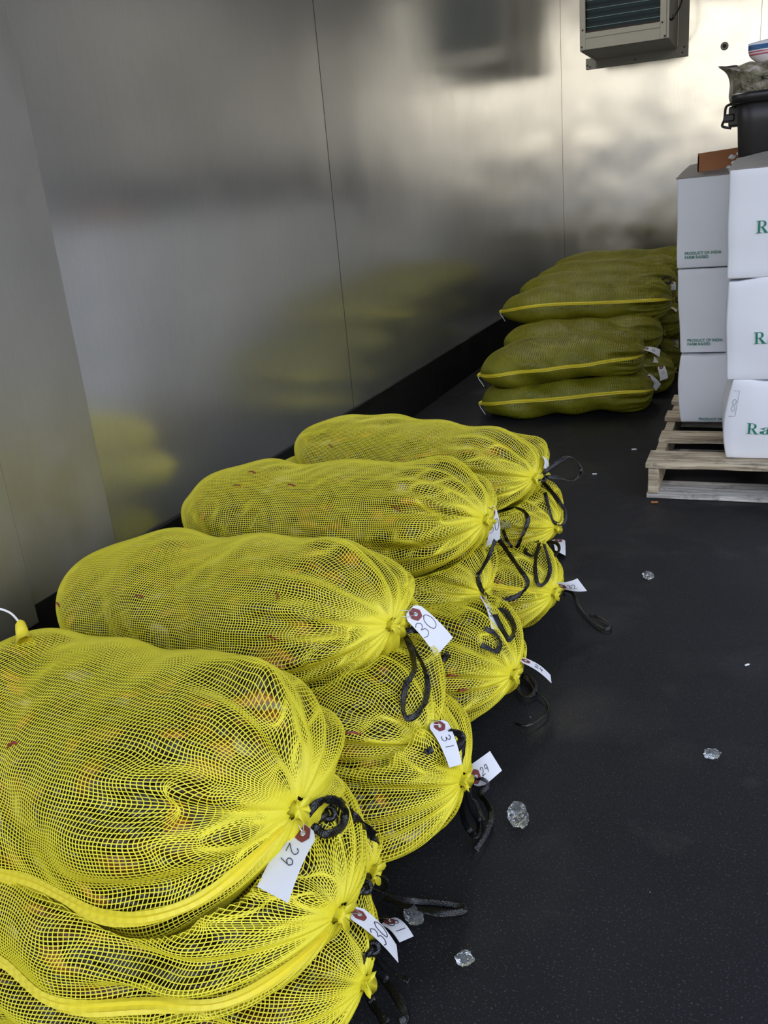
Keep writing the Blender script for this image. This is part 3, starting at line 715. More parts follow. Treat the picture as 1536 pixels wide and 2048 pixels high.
# with corner order (a, b, far b, far a): orientation decides whether text must be mirrored to read correctly
FLIP = False
def ptag(parent, q, **k):
    global FLIP
    # image-space orientation: cross of width and length vectors
    wx, wy = q[1][0]-q[0][0], q[1][1]-q[0][1]; lx, ly = q[3][0]-q[0][0], q[3][1]-q[0][1]
    cr = wx*ly-wy*lx
    if k.get('mode', 'along') == 'along': FLIP = cr < 0   # top = rotate(reading dir) ccw
    else: FLIP = cr < 0
    if k.get('mode', 'along') == 'along': FLIP = not (cr < 0)
    if k.get('mode', 'along') == 'along': FLIP = not FLIP
    return paper_tag(parent, q, **k)
Rr = {k: v[0] for k, v in R.items()}
# front top sack
ptag(Rr['A'], [(597, 1637), (636, 1669), (576, 1806), (514, 1773)], text='29', mode='along', wire_to=(601, 1618), pos=.50, off=.05, tiltw=-1)
strap(Rr['A'], [(612, 1632), (636, 1606), (668, 1600), (690, 1622), (682, 1655), (650, 1668), (624, 1648)])
strap(Rr['A'], [(672, 1600), (700, 1628), (730, 1655), (757, 1682)], width=.017)
knot(Rr['A'], 645, 1628, .015)
# middle front
ptag(Rr['B'], [(690, 1830), (718, 1810), (793, 1890), (797, 1925)], text='30', mode='across', wire_to=(672, 1812), pos=.55, size=.62, off=.05)
# sack behind with strap out on the floor
strap(Rr['N'], [(715, 1778), (738, 1752), (768, 1756), (768, 1778), (742, 1780)])
strap(Rr['N'], [(722, 1768), (765, 1784), (810, 1800), (870, 1806), (922, 1812), (925, 1824), (880, 1826), (820, 1814), (770, 1796)], width=.014)
knot(Rr['N'], 722, 1776, .013)
ptag(Rr['N'], [(759, 1849), (788, 1833), (827, 1872), (799, 1884)], text='31', mode='along', size=.7, pos=.55, Lg=.07, wire_to=(748, 1838))
# bottom front
strap(Rr['C'], [(738, 1902), (752, 1935), (776, 1968), (800, 2005), (812, 2035), (800, 2046)], width=.016)
strap(Rr['C'], [(732, 1905), (728, 1950), (742, 2000), (760, 2030), (772, 2046)], width=.015)
strap(Rr['C'], [(742, 1900), (775, 1932), (798, 1952), (818, 1962)], width=.010)
knot(Rr['C'], 738, 1898, .012)
# second top
ptag(Rr['D'], [(807, 1234), (833, 1205), (906, 1275), (872, 1313)], text='30', mode='across', wire_to=(790, 1228), pos=.42, size=.62, off=.05)
strap(Rr['D'], [(806, 1262), (822, 1292), (848, 1340), (855, 1385), (838, 1425), (815, 1436), (806, 1412), (813, 1368), (828, 1340), (824, 1305), (814, 1278)])
strap(Rr['D'], [(806, 1262), (830, 1262), (850, 1270), (866, 1268)], width=.018, off=.034)
strap(Rr['D'], [(838, 1284), (862, 1302), (882, 1318), (898, 1308)], width=.016)
knot(Rr['D'], 812, 1266, .013)
# E
ptag(Rr['E'], [(854, 1449), (892, 1437), (924, 1528), (899, 1535)], text='31', mode='along', wire_to=(851, 1445), pos=.55, size=.6)
strap(Rr['E'], [(896, 1464), (923, 1472), (914, 1499), (900, 1505)], width=.016)
strap(Rr['E'], [(927, 1480), (924, 1550), (923, 1607), (932, 1650), (952, 1672), (957, 1645), (940, 1607), (932, 1560)])
strap(Rr['E'], [(850, 1506), (866, 1498)], width=.012)
# F
ptag(Rr['F'], [(938, 1532), (952, 1585), (1004, 1541), (980, 1502)], text='29', mode='along', pos=.52, size=.4, Lg=.085, wire_to=(935, 1552))
strap(Rr['F'], [(941, 1555), (962, 1556), (977, 1570), (962, 1588), (972, 1603), (983, 1631), (973, 1669), (952, 1700)])
strap(Rr['F'], [(940, 1552), (938, 1590), (955, 1607), (965, 1640)], width=.012)
knot(Rr['F'], 942, 1558, .011)
# G
ptag(Rr['G'], [(977, 1016), (990, 1009), (1000, 1078), (972, 1094)], text='30', mode='across', pos=.5, size=.6, wire_to=(966, 1018))
strap(Rr['G'], [(990, 1023), (1018, 1018), (1042, 1020), (1056, 1038), (1047, 1066), (1036, 1092), (1036, 1108)], k=.8)
strap(Rr['G'], [(1006, 1060), (1014, 1080), (1024, 1093), (1036, 1106)], width=.010)
strap(Rr['G'], [(996, 1076), (1014, 1102), (1036, 1134), (1055, 1163), (1044, 1185), (1018, 1198), (985, 1196), (963, 1178), (955, 1153)], k=.6)
strap(Rr['G'], [(990, 1080), (978, 1112), (966, 1134), (955, 1151)], width=.011, k=.6)
knot(Rr['G'], 992, 1026, .012)
# H
ptag(Rr['H'], [(958, 1190), (970, 1194), (1001, 1262), (983, 1257)], text='30', mode='across', pos=.55, size=.5, off=.06)
strap(Rr['H'], [(984, 1219), (1009, 1222), (1028, 1254), (1019, 1279), (1006, 1263), (990, 1229)], width=.014)
strap(Rr['H'], [(969, 1258), (990, 1267), (1002, 1286), (994, 1302), (978, 1297), (962, 1290)])
knot(Rr['H'], 972, 1240, .011)
# I
ptag(Rr['I'], [(1038, 1322), (1046, 1314), (1101, 1350), (1103, 1366)], text='24', mode='along', pos=.55, size=.5)
strap(Rr['I'], [(1040, 1345), (1035, 1372), (1047, 1392), (1066, 1388), (1074, 1370), (1060, 1354), (1044, 1349)])
strap(Rr['I'], [(1046, 1352), (1062, 1366), (1072, 1382)], width=.015)
strap(Rr['I'], [(1074, 1384), (1094, 1404), (1094, 1424), (1076, 1440), (1052, 1452), (1030, 1446)], width=.006, name='drawstring')
# J
ptag(Rr['J'], [(1084, 912), (1091, 914), (1095, 938), (1087, 936)], text='', hole=False, Lg=.06)
strap(Rr['J'], [(1078, 954), (1106, 932), (1134, 914), (1153, 922), (1162, 944), (1146, 962), (1119, 956), (1088, 953)], k=.6)
strap(Rr['J'], [(1082, 960), (1110, 992), (1131, 1024), (1128, 1046), (1108, 1044), (1098, 1016), (1090, 985)], k=.6, width=.012)
knot(Rr['J'], 1078, 958, .014)
# K
ptag(Rr['K'], [(1103, 1079), (1130, 1079), (1131, 1111), (1110, 1100)], text='', Lg=.08)
strap(Rr['K'], [(1078, 1084), (1058, 1090), (1051, 1104), (1068, 1111), (1080, 1092)], width=.012)
strap(Rr['K'], [(1078, 1086), (1070, 1130), (1076, 1168), (1091, 1164), (1100, 1135), (1088, 1088)], width=.012, k=.8)
strap(Rr['K'], [(1086, 1083), (1112, 1086), (1118, 1100), (1104, 1113), (1096, 1094)], width=.011, k=.8)
knot(Rr['K'], 1083, 1086, .012)
# L
ptag(Rr['L'], [(1109, 1165), (1122, 1177), (1174, 1182), (1155, 1157)], text='32', mode='along', pos=.55, size=.45, Lg=.085)
strap(Rr['L'], [(1115, 1178), (1113, 1190), (1121, 1197), (1129, 1188), (1122, 1180)], width=.009)
strap(Rr['L'], [(1128, 1180), (1145, 1186), (1159, 1213), (1184, 1241), (1209, 1258), (1221, 1251), (1203, 1236), (1180, 1230)], width=.011)
# far tags
ptag(Rr['g1'], [(1285, 699), (1290, 693), (1321, 699), (1319, 714)], text='32', size=.4)
ptag(Rr['f1'], [(1292, 762), (1297, 746), (1322, 768), (1312, 782)], text='31', size=.4)
ptag(Rr['f2'], [(1314, 734), (1328, 729), (1336, 756), (1320, 762)], text='32', size=.4)
ptag(Rr['g2'], [(1307, 713), (1317, 714), (1317, 726), (1306, 725)], text='')
ptag(Rr['g3'], [(1344, 679), (1357, 678), (1357, 695), (1349, 692)], text='')
ptag(Rr['h2'], [(1336, 567), (1350, 563), (1352, 580), (1342, 580)], text='')
ptag(Rr['h1'], [(1338, 616), (1341, 613), (1355, 620), (1352, 624)], text='', hole=False)
strap(Rr['h2'], [(1322, 562), (1334, 552), (1344, 556), (1338, 566), (1326, 566)], width=.016)
strap(Rr['g2'], [(1316, 690), (1322, 698), (1318, 706)], width=.016)

# ------------------------------------------------------------------ ice, grit
def icemat():
    m, t, b = mat('clear_ice'); b.inputs['Base Color'].default_value = (0.92, 0.95, 0.97, 1); b.inputs['Roughness'].default_value = 0.03
    b.inputs['Transmission Weight'].default_value = 0.95; b.inputs['IOR'].default_value = 1.31
    bump(t, b, noise(t, objco(t), 45, 3), 0.8, 0.006); return m
M_ice = icemat()
def ice(px, py, r, elong, ang, seed, label, z=0.0, on=None):
    if on is None: p = at(px, py, 'z', 0.0)
    else:
        d, _ = hit(px, py); p = CAM+ray(px, py).normalized()*(d-0.02)
    bm = bmesh.new(); bmesh.ops.create_icosphere(bm, subdivisions=3, radius=1)
    for v in bm.verts:
        n = pnoise(v.co*1.6+Vector((seed, 0, 0)))*0.35+pnoise(v.co*4+Vector((0, seed, 0)))*0.22
        c = v.co*(1+n); v.co = Vector((c.x*r*elong, c.y*r, c.z*r*0.6))
    mz = min(v.co.z for v in bm.verts)
    for v in bm.verts:
        v.co.z -= mz
    R_ = Matrix.Rotation(ang, 4, 'Z'); bm.transform(R_)
    me = bm_mesh('ice', bm, False); o = link('ice_chunk', me, M_ice); o.location = p+Vector((0, 0, 0.0005 if on is None else -0.01))
    tag(o, label, 'ice', 'ice chunks spilled around the sacks'); return o
ice(1036, 1640, .021, 1.8, 1.9, 3.3, 'largest clear ice chunk on the black floor right of tag 29')
ice(930, 1926, .014, 1.1, .4, 8.1, 'rounded clear ice chunk near the bottom edge of the floor')
ice(828, 1842, .018, 1.1, 2.4, 5.2, 'jagged clear ice chunk just below the long black strap')
ice(1424, 1514, .015, 1.2, .2, 9.7, 'dull ice chunk alone on the right side of the floor')
ice(1296, 1158, .018, 1.1, 1.2, 2.7, 'small ice chunk beside the damp floor patch')
ice(1009, 1050, .018, 1.0, .2, 6.7, 'ice piece caught on the sack beside hanging tag 30', on=True)
def crumb(px, py, r, ang, label, m):
    p = at(px, py, 'z', 0.0); bm = bmesh.new(); add_box(bm, -r*2, r*2, -r*.7, r*.7, 0, r, bevel=r*.3)
    o = link('floor_crumb', bm_mesh('c', bm), m); o.location = p+Vector((0, 0, .0005)); o.rotation_euler = (0, 0, ang); tag(o, label, 'debris', 'pale crumbs on the floor')
crumb(1494, 1331, .0035, .8, 'thin pale crumb on the floor at right', M_string)
crumb(1268, 900, .006, .2, 'pale crumb on the floor left of the pallet', M_string)
crumb(1189, 949, .005, .2, 'pale crumb on the floor beyond the looped strap', M_string)
crumb(1309, 1006, .007, .2, 'orange brown chip under the pallet front corner', M_brown)

# ------------------------------------------------------------------ pallet and boxes
PX0, PY0 = -0.337, 3.52
pal = empty('wooden_pallet', (PX0+.5, PY0+.6, 0), -0.012); tag(pal, 'weathered wooden pallet carrying the white cartons', 'pallet')
def board(name, x0, x1, y0, y1, z0, z1, m, parent, bev=.003, rough=0.004, seed=0):
    bm = bmesh.new(); n = 26
    add_box(bm, x0, x1, y0, y1, z0, z1, bevel=bev)
    bmesh.ops.subdivide_edges(bm, edges=[e for e in bm.edges if abs((e.verts[0].co-e.verts[1].co).x) > .3 or abs((e.verts[0].co-e.verts[1].co).y) > .3], cuts=n, use_grid_fill=True)
    for v in bm.verts:
        k = pnoise(Vector((v.co.x*7+seed, v.co.y*7, v.co.z*3)))*rough
        if x1-x0 > y1-y0: v.co.y += k*1.3; v.co.z += k*.25
        else: v.co.x += k
    me = bm_mesh(name, bm); o = link(name, me, m, parent, world=False); return o
Wp, Lp = 1.05, 1.2
yy = [-.6, -.235, .13, .46]
for i, y in enumerate(yy):
    wd_ = (.185 if i in (0,) else .145)
    board('deck_board', -Wp/2+(.012 if i == 1 else 0), Wp/2, y, y+wd_, .127, .147, M_wood, pal, seed=i*3.1)
for x in (-Wp/2+.012, -.02, Wp/2-.052):
    board('stringer', x, x+.04, -.598, .6, .020, .127, M_wood, pal, seed=x*9)
board('bottom_board', -Wp/2+.006, Wp/2, -.6, -.42, .001, .019, M_woodp, pal, seed=31)
for y in (-.05, .5): board('bottom_board', -Wp/2+.006, Wp/2, y, y+.1, .001, .019, M_woodp, pal, seed=y*7)
board('front_block_face', -Wp/2+.06, Wp/2-.06, -.46, -.445, .020, .09, M_woodp, pal, seed=17) if False else None

def text_mesh(name, body, size, bold=False, serif=False):
    cu = bpy.data.curves.new('txt', 'FONT'); cu.body = body; cu.size = size; cu.extrude = 0.0004; cu.offset = 0.0002
    cu.space_line = 0.95
    ob = bpy.data.objects.new('txt', cu); C.objects.link(ob)
    dg = bpy.context.evaluated_depsgraph_get(); me = bpy.data.meshes.new_from_object(ob.evaluated_get(dg)); bpy.data.objects.remove(ob); bpy.data.curves.remove(cu)
    return me
def strokes_mesh(strokes, w, depth=0.0008):
    bm = bmesh.new()
    return None
def serif_Ra(size):
    """serif 'Ra' drawn from filled quads (x,z plane), returns V,F in 2D"""
    V = []; Fc = []
    def poly(pts): o = len(V); V.extend(pts); Fc.append(tuple(range(o, o+len(pts))))
    def rect(x0, y0, x1, y1): poly([(x0, y0), (x1, y0), (x1, y1), (x0, y1)])
    def arc(cx, cy, rx, ry, tx, ty, a0, a1, n=14):
        for i in range(n):
            a, b_ = a0+(a1-a0)*i/n, a0+(a1-a0)*(i+1)/n
            poly([(cx+rx*math.cos(a), cy+ry*math.sin(a)), (cx+rx*math.cos(b_), cy+ry*math.sin(b_)), (cx+(rx-tx)*math.cos(b_), cy+(ry-ty)*math.sin(b_)), (cx+(rx-tx)*math.cos(a), cy+(ry-ty)*math.sin(a))])
    # R
    rect(.00, 0, .30, .035); rect(.00, .665, .34, .70); rect(.085, .03, .205, .67)
    rect(.2, .335, .34, .37); arc(.33, .518, .20, .183, .115, .036, -PI/2, PI/2)
    poly([(.26, .345), (.37, .355), (.60, .035), (.44, .035)]); rect(.42, 0, .68, .037)
    # a
    ox = .72
    arc(ox+.19, .36, .165, .115, .04, .035, PI*.0, PI*.95); rect(ox+.245, .05, ox+.355, .37)
    arc(ox+.16, .135, .15, .145, .085, .035, PI*.5, PI*1.6, 16); poly([(ox+.12, .24), (ox+.25, .31), (ox+.25, .27), (ox+.16, .23)])
    poly([(ox+.16, .0), (ox+.25, .07), (ox+.25, .12), (ox+.17, .04)]); poly([(ox+.3, .0), (ox+.44, .05), (ox+.43, .08), (ox+.34, .06), (ox+.25, .1), (ox+.25, .04)])
    arc(ox+.08, .37, .05, .05, .049, .049, 0, 2*PI, 10)
    return [(x*size, y*size) for x, y in V], Fc
def carton(label, x0, x1, y0, y1, z0, z1, lean=(0, 0), bulge=.006, seed=0, text=None, ra=None, top=False, crush=0, skew=0, mark=False):
    o = empty('cardboard_carton', ((x0+x1)/2, (y0+y1)/2, z0)); tag(o, label, 'carton', 'white cartons on the pallet')
    def df(p):
        u = (p.x-x0)/(x1-x0); v = (p.z-z0)/(z1-z0); w = (p.y-y0)/(y1-y0)
        b_ = bulge*math.sin(PI*min(max(u, 0), 1))*math.sin(PI*min(max(v, 0), 1))
        q = p.copy()
        if w < .02: q.y -= b_*1.6
        if u < .02: q.x -= bulge*1.1*math.sin(PI*v)*math.sin(PI*w)
        k = pnoise(Vector((p.x*5+seed, p.y*5, p.z*7)))*.004; q.x += k; q.y += k*.7
        q.x += lean[0]*v+skew*(1-v)*(1-v); q.y += lean[1]*v
        if crush: 
            q.x -= crush*math.sin(PI*v)*(1-u)*(1 if u < .3 else 0.3); q.z -= 0.012*(1-v)*0+0.018*v*(pnoise(Vector((p.x*9+seed, 2, 0))))
        return q
    bm = bmesh.new(); add_box(bm, x0, x1, y0, y1, z0, z1, bevel=.006)
    bmesh.ops.subdivide_edges(bm, edges=[e for e in bm.edges if (e.verts[0].co-e.verts[1].co).length > .15], cuts=14, use_grid_fill=True)
    for v in bm.verts: v.co = df(v.co)
    link('carton_body', bm_mesh('carton', bm, True), M_card, o)
    if top:
        yb = y0+.13
        A = Vector((x0-.004+lean[0], y0, z1)); Bq = Vector((x1+lean[0], y0, z1+.004)); C1 = at(*top[1], 'y', yb); D1 = at(*top[0], 'y', yb); E1 = C1+(C1-D1)*1.6
        V = []; Fc = []
        for j in range(7):
            for i in range(13):
                u, v = i/12, j/6; p = (A*(1-u)+Bq*u)*(1-v)+(D1*(1-u)+E1*u)*v; p.z += pnoise(Vector((p.x*14, p.y*14, seed)))*.004*(1 if v > .1 else 0); V.append(p)
        n0 = len(V); V += [p-Vector((0, 0, .005)) for p in V]
        for j in range(6):
            for i in range(12):
                q = j*13+i; Fc.append((q, q+1, q+14, q+13)); Fc.append((n0+q+13, n0+q+14, n0+q+1, n0+q))
        rim = list(range(13))+[j*13+12 for j in range(1, 7)]+[78+i for i in range(11, -1, -1)]+[j*13 for j in range(5, 0, -1)]
        for i in range(len(rim)): Fc.append((rim[(i+1) % len(rim)], rim[i], n0+rim[i], n0+rim[(i+1) % len(rim)]))
        link('top_flap', mesh_py('flap', V, Fc), M_cardtop, o)
    # closing flap line round the box near the top edge + tape
    bm = bmesh.new(); add_box(bm, x0+.35*(x1-x0), x0+.35*(x1-x0)+.05, y0-.0012, y0+.002, z1-.09, z1-.001)
    if text:
        me = text_mesh('print', text[0], text[1], True); V = []
        for v in me.vertices:
            p = Vector((text[2]+v.co.x*.92, y0, text[3]+v.co.y)); q = df(p); q.y -= .0035+v.co.z; v.co = q
        link('printed_text', me, M_green, o)
    if ra:
        V2, F2 = serif_Ra(ra[0]); V = []
        for x, z in V2: 
            q = df(Vector((ra[1]+x, y0, ra[2]+z))); q.y -= .004; V.append(q)
        link('printed_text', mesh_py('ra', V, F2), M_green, o)
    if mark:
        pts = [df(Vector((mark[0]+a, y0, mark[1]+b_)))+Vector((0, -.003, 0)) for a, b_ in ((0, .10), (.02, .10), (.022, .0), (0, .0))]
        link('printed_outline', tube_me('m', pts, .0007, 4), M_mark, o)
        for zc in (.03, .055):
            link('printed_mark', tube_me('m', [df(Vector((mark[0]+.011+.006*math.cos(a), y0, mark[1]+zc+.011*math.sin(a))))+Vector((0, -.003, 0)) for a in [2*PI*i/14 for i in range(15)]], .0007, 4), M_mark, o)
    return o
TXT = 'PRODUCT OF INDIA\nFARM RAISED'
# rear column (left in view)
carton('white carton at the bottom of the rear column, dented corner', -.278, .10, 4.17, 4.72, .149, .455, lean=(-.012, 0), bulge=.012, seed=1, text=('PRODUCT OF INDIA', .017, -.20, .16), crush=.012)
carton('white carton in the middle of the rear column, green print low on its face', -.292, .10, 4.20, 4.75, .462, .826, lean=(-.022, 0), seed=2, text=(TXT, .0175, -.262, .512))
carton('white carton on top of the rear column beside the brown tray', -.316, .09, 4.20, 4.75, .832, 1.205, lean=(-.008, .0), seed=3, text=(TXT, .0175, -.283, .888), top=((1379, 330), (1462, 312)), bulge=.004)
# front column (right in view)
carton('white carton at the bottom of the front column, crumpled top edge', -.070, .36, 3.62, 4.15, .149, .462, lean=(.012, .0), bulge=.014, seed=4, ra=(.062, .012, .255), crush=.02, mark=(-.055, .32))
carton('white carton in the middle of the front column, sagging lower edge', -.078, .36, 3.62, 4.15, .462, .838, lean=(-.010, 0), bulge=.010, seed=5, ra=(.062, .020, .600), crush=.006)
carton('white carton on top of the front column under the black tub', -.094, .34, 3.62, 4.15, .842, 1.226, lean=(-.006, 0), bulge=.004, seed=6, ra=(.062, .002, 1.0), top=((1474, 316), (1536, 302)))
carton('white carton on the pallet at the right of the rear bottom carton', .42, .80, 3.62, 4.15, .149, .46, seed=7)
carton('white carton at the far right of the pallet, second level', .42, .80, 3.62, 4.15, .462, .83, seed=8)
carton('white carton at the far right of the pallet, top level', .42, .80, 3.62, 4.15, .834, 1.22, seed=9)

# further cartons of the same stack, deeper in the room; the photo shows them only as a pale reflection in the left wall
for r_ in range(5):
    for l_ in range(3):
        carton('white carton further back behind the pallet, seen only as a reflection', -.31, .12, 4.80+r_*.575, 5.36+r_*.575, .002+l_*.40, .396+l_*.40, seed=20+r_*3+l_)['group'] = 'cartons stacked behind the pallet'

# brown tray, tub, bags on top
tray = empty('cardboard_tray', (-.05, 4.35, 1.21)); tag(tray, 'brown cardboard tray on the rear cartons behind the black tub', 'tray')
bm = bmesh.new(); zt = 1.210
x0, x1, y0, y1 = -.245, .12, 4.24, 4.7
for a in ((x0, x1, y0, y0+.005, zt, zt+.085), (x0, x0+.005, y0, y1, zt, zt+.075), (x1-.005, x1, y0, y1, zt, zt+.085), (x0, x1, y1-.005, y1, zt, zt+.085), (x0, x1, y0, y1, zt, zt+.005)): add_box(bm, *a)
for v in bm.verts:
    if v.co.z > zt+.05: v.co.z += (v.co.x-x0)*.06+pnoise(v.co*20)*.003
link('tray_body', bm_mesh('tray', bm), M_brown, tray)
for i, (fx, fz) in enumerate([(-.12, .02), (-.10, .035), (-.09, .015), (-.075, .045), (-.11, .06), (-.07, .02), (-.085, .07)]):
    bm = bmesh.new(); bmesh.ops.create_icosphere(bm, subdivisions=2, radius=.007+.002*(i % 3))
    for v in bm.verts: v.co = Vector((v.co.x*1.4, v.co.y*.5, v.co.z))*(1+pnoise(v.co*200+Vector((i, 0, 0)))*.5)+Vector((fx, y0-.003, zt+fz))
    link('torn_paper', bm_mesh('bit', bm), M_card, tray)
tub = empty('plastic_tub', (.17, 4.0, 1.23)); tag(tub, 'black plastic tub standing on the front cartons, holding bagged food', 'tub')
def rrect(cx, cy, hx, hy, r, z, n=8):
    o = []
    for sx, sy, a0 in ((1, 1, 0), (-1, 1, PI/2), (-1, -1, PI), (1, -1, 3*PI/2)):
        for k in range(n+1):
            a = a0+PI/2*k/n; o.append((cx+sx*(hx-r)+r*math.cos(a), cy+sy*(hy-r)+r*math.sin(a), z))
    return o
def loft(rings, cap=True):
    V = []; Fc = []; n = len(rings[0])
    for r_ in rings: V += r_
    for j in range(len(rings)-1):
        for k in range(n): Fc.append((j*n+k, j*n+(k+1) % n, (j+1)*n+(k+1) % n, (j+1)*n+k))
    if cap: Fc.append(tuple(range(n))[::-1])
    return V, Fc
cx, cy = .155, 3.93
zb = 1.232; zt2 = 1.475
rings = [rrect(cx, cy, .225, .165, .05, zb), rrect(cx, cy, .232, .172, .055, zb+.01), rrect(cx, cy, .240, .18, .06, zb+.15), rrect(cx, cy, .246, .186, .06, zt2), rrect(cx, cy, .238, .178, .055, zt2), rrect(cx, cy, .225, .165, .05, zb+.012)]
V, Fc = loft(rings); Fc.append(tuple(range(len(V)-len(rings[0]), len(V)))); link('tub_body', mesh_py('tub', V, Fc, True), M_bin, tub)
rings = [rrect(cx, cy, .247, .187, .06, zt2-.030), rrect(cx, cy, .262, .202, .07, zt2-.026), rrect(cx, cy, .265, .205, .07, zt2-.004), rrect(cx, cy, .260, .200, .07, zt2+.006), rrect(cx, cy, .244, .184, .06, zt2+.004)]
V, Fc = loft(rings, False); link('tub_rim', mesh_py('rim', V, Fc, True), M_bin, tub)
# side handle
bm = bmesh.new(); hx = cx-.262
add_box(bm, hx-.012, hx+.03, cy-.05, cy+.05, zt2-.10, zt2-.030, bevel=.006)
add_box(bm, hx-.030, hx+.01, cy-.055, cy+.055, zt2-.082, zt2-.055, bevel=.005)
link('tub_handle', bm_mesh('h', bm), M_bin, tub)
link('handle_loop', tube_me('hl', catmull([(hx, cy-.04, zt2-.02), (hx-.022, cy-.045, zt2-.03), (hx-.026, cy-.04, zt2-.07), (hx-.032, cy-.05, zt2-.095), (hx, cy-.05, zt2-.105)], 6), .005, 7), M_bin, tub)
def plasticmat():
    m, t, b = mat('clouded_plastic_bag'); co = objco(t)
    c = ramp(t, noise(t, co, 14, 5, .65, 1.2), [(.35, (.05, .05, .03)), (.5, (.22, .20, .12)), (.62, (.40, .36, .28)), (.75, (.75, .73, .70))])
    t.links.new(c, b.inputs['Base Color']); b.inputs['Roughness'].default_value = .15
    bump(t, b, noise(t, co, 22, 5, .6, 1.5), 1, .02); return m
M_bag = plasticmat()
def crumple(name, prof, dy, m, parent, nx=26, seed=0, amp=.012):
    """pillow-like bag: outline prof in x/z, real depth dy"""
    V = []; Fc = []; n = len(prof); cx_ = sum(p[0] for p in prof)/n; cz_ = sum(p[1] for p in prof)/n; rows = 9
    out_ = catmull([Vector((p[0], p[1], 0)) for p in prof+[prof[0]]], 5)[:-1]; n = len(out_)
    for side in (-1, 1):
        for j in range(rows):
            k = j/(rows-1)*.98; s_ = 1-k
            for p in out_:
                x = cx_+(p.x-cx_)*s_; z = cz_+(p.y-cz_)*s_; y = parent.location.y+side*dy*math.sqrt(1-s_**2.5)
                nn = pnoise(Vector((x*22+seed, y*22, z*22)))*amp
                V.append((x+nn*.6*k, y+nn, z+nn*.6*k))
        o = len(V)-rows*n
        for j in range(rows-1):
            for q in range(n):
                f = (o+j*n+q, o+j*n+(q+1) % n, o+(j+1)*n+(q+1) % n, o+(j+1)*n+q); Fc.append(f if side > 0 else f[::-1])
        Fc.append(tuple(o+(rows-1)*n+q for q in range(n)))
    return link(name, mesh_py(name, V, Fc, True), m, parent)
bag = empty('plastic_bag', (0, 3.95, 1.40)); tag(bag, 'crumpled cloudy plastic bag bulging out of the black tub', 'bag')
crumple('bag_body', [(-.165, 1.590), (-.12, 1.585), (-.09, 1.588), (-.05, 1.597), (-.02, 1.59), (.06, 1.60), (.20, 1.58), (.33, 1.53), (.33, 1.40), (-.06, 1.40), (-.098, 1.43), (-.122, 1.475), (-.122, 1.53), (-.135, 1.565)], .10, M_bag, bag, seed=3)
crumple('bag_lip', [(-.168, 1.594), (-.14, 1.590), (-.10, 1.590), (-.098, 1.584), (-.125, 1.578), (-.14, 1.582)], .03, simple('dark_bag_lip', (.06, .04, .05), .3), bag, seed=5, amp=.003)
pk = empty('frozen_food_package', (.06, 3.97, 1.60)); tag(pk, 'printed food package with blue and red stripes standing in the tub', 'package')
def packmat():
    m, t, b = mat('striped_package_film'); c = nd(t, 'ShaderNodeTexCoord'); s = nd(t, 'ShaderNodeSeparateXYZ'); t.links.new(c.outputs['Object'], s.inputs[0])
    col = ramp(t, mth(t, 'MULTIPLY_ADD', s.outputs['Z'], 4.0, .5), [(0, (.78, .72, .70)), (.545, (.80, .70, .68)), (.555, (.50, .10, .14)), (.575, (.80, .60, .62)), (.60, (.52, .08, .12)), (.615, (.8, .8, .82)), (.632, (.06, .14, .30)), (.70, (.80, .82, .84)), (1, (.82, .83, .84))], 'CONSTANT')
    t.links.new(col, b.inputs['Base Color']); b.inputs['Roughness'].default_value = .2; bump(t, b, noise(t, c.outputs['Object'], 16, 3), .5, .008); return m
crumple('package_body', [(-.062, 1.658), (.02, 1.668), (.18, 1.67), (.18, 1.55), (.02, 1.53), (-.004, 1.572), (-.03, 1.59), (-.058, 1.618)], .035, packmat(), pk, seed=9, amp=.005)

# ------------------------------------------------------------------ evaporator unit on the back wall
ac = empty('cooling_unit', (-1.13, 9.2, 2.28)); tag(ac, 'metal cooling unit with dark coil and slats mounted high on back wall', 'cooling unit')
X0, X1, YF, ZB = -1.50, -.765, 8.72, 2.275
bm = bmesh.new()
add_box(bm, X0, X1, YF, ROOM_Y1-.02, ZB, 2.96, bevel=.004)
for f in [f for f in bm.faces if f.normal.y < -.9 and f.calc_area() > .1]: bm.faces.remove(f)
link('housing', bm_mesh('hs', bm), M_ac, ac)
bm = bmesh.new(); ox0, ox1, oz0 = -1.455, -.835, 2.405
add_box(bm, X0-.004, ox0, YF-.015, YF+.02, ZB, 2.965, bevel=.003); add_box(bm, ox1, X1+.004, YF-.015, YF+.02, ZB, 2.965, bevel=.003)
add_box(bm, ox0, ox1, YF-.015, YF+.02, ZB, oz0, bevel=.003); add_box(bm, ox0, ox1, YF-.015, YF+.02, 2.93, 2.965, bevel=.003)
add_box(bm, ox0-.002, ox1+.002, YF-.020, YF+.0, oz0-.042, oz0, bevel=.002)
add_box(bm, X1-.045, X1-.018, YF-.024, YF, ZB+.005, 2.96, bevel=.003)
link('front_frame', bm_mesh('fr', bm), M_ac, ac)
def coilmat():
    m, t, b = mat('coil_fins'); co = objco(t, (220, 1, 1)); w = nd(t, 'ShaderNodeTexWave'); w.inputs['Scale'].default_value = .6; t.links.new(co, w.inputs[0])
    t.links.new(ramp(t, w.outputs['Fac'], [(0, (.002, .012, .015)), (1, (.012, .05, .06))]), b.inputs['Base Color']); b.inputs['Roughness'].default_value = .5; return m
link('coil', box_me('coil', ox0, ox1, YF+.06, YF+.10, oz0, 2.93), coilmat(), ac)
for i in range(7):
    z = oz0+.045+i*.068
    bm = bmesh.new(); add_box(bm, ox0, ox1, YF+.012, YF+.030, z-.0025, z+.0025, bevel=.001); link('slat', bm_mesh('sl', bm), M_slat, ac)
link('drip_tray', box_me('dt', ox0, ox1, YF+.005, YF+.05, oz0-.001, oz0+.018), M_screw, ac)
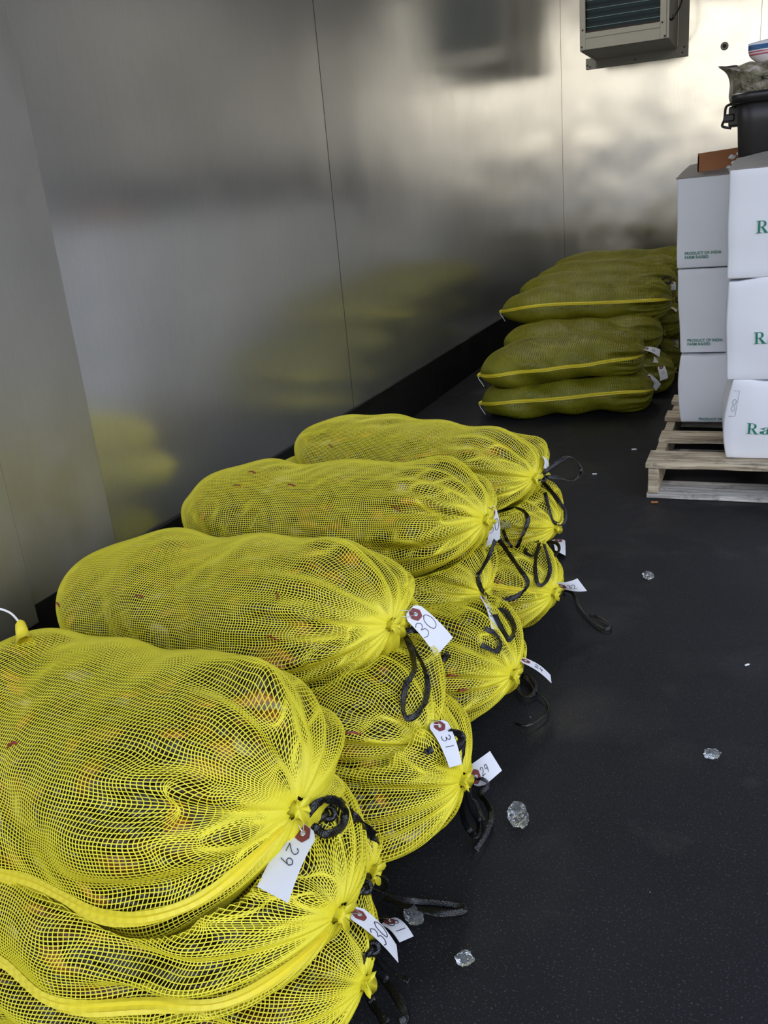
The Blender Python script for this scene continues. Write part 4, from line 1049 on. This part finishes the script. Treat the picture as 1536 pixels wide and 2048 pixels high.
# mounting flange
bm = bmesh.new(); add_box(bm, -1.60, -.665, ROOM_Y1-.022, ROOM_Y1-.016, 2.205, 2.30, bevel=.001); add_box(bm, -.755, -.665, ROOM_Y1-.024, ROOM_Y1-.018, 2.215, 2.96, bevel=.001)
add_box(bm, X0-.004, X0+.02, YF, ROOM_Y1-.03, ZB-.006, ZB+.004)
link('mounting_flange', bm_mesh('mf', bm), M_ac, ac)
for (sx, sy, sz) in [(-1.585, ROOM_Y1-.026, 2.24), (-1.56, ROOM_Y1-.026, 2.225), (-1.14, ROOM_Y1-.026, 2.235), (-.715, ROOM_Y1-.026, 2.24), (-.70, ROOM_Y1-.028, 2.285), (X0+.012, YF-.018, 2.30), (X0+.02, YF-.018, 2.43), (X1-.03, YF-.028, 2.295), (ox1+.018, YF-.018, 2.40)]:
    bm = bmesh.new(); bmesh.ops.create_cone(bm, cap_ends=True, segments=10, radius1=.008, radius2=.006, depth=.006); bm.transform(Matrix.Translation((sx, sy, sz)) @ Matrix.Rotation(PI/2, 4, 'X'))
    link('screw', bm_mesh('sc', bm), M_screw, ac)
cab = link('power_cable', tube_me('cb', catmull([(X1+.0, YF+.05, 2.43), (X1+.02, YF+.04, 2.415), (X1+.05, YF+.03, 2.45), (X1+.09, YF+.02, 2.52), (X1+.11, YF+.02, 2.62), (X1+.11, YF+.1, 2.8), (X1+.1, YF+.2, 2.99)], 6), .007, 8), M_black)
tag(cab, 'thin black cable leaving the right side of the cooling unit', 'cable')
for p in [(X1+.035, YF+.035, 2.437)]:
    link('cable_clip', box_me('cl', p[0]-.014, p[0]+.014, p[1]-.012, p[1]+.012, p[2]-.012, p[2]+.014, bevel=.003), M_black, cab)
bl = empty('wall_bolt', (-.352, ROOM_Y1, 2.247)); tag(bl, 'dark round bolt plug in a pale washer on the back wall', 'bolt')
for r_, d_, m_ in ((.034, .010, M_ac), (.018, .024, M_screw)):
    bm = bmesh.new(); bmesh.ops.create_cone(bm, cap_ends=True, segments=24, radius1=r_, radius2=r_*.86, depth=d_); bm.transform(Matrix.Translation((-.352, ROOM_Y1-.018-d_/2, 2.247)) @ Matrix.Rotation(PI/2, 4, 'X'))
    link('washer' if r_ > .02 else 'bolt_head', bm_mesh('bt', bm, False), m_, bl)
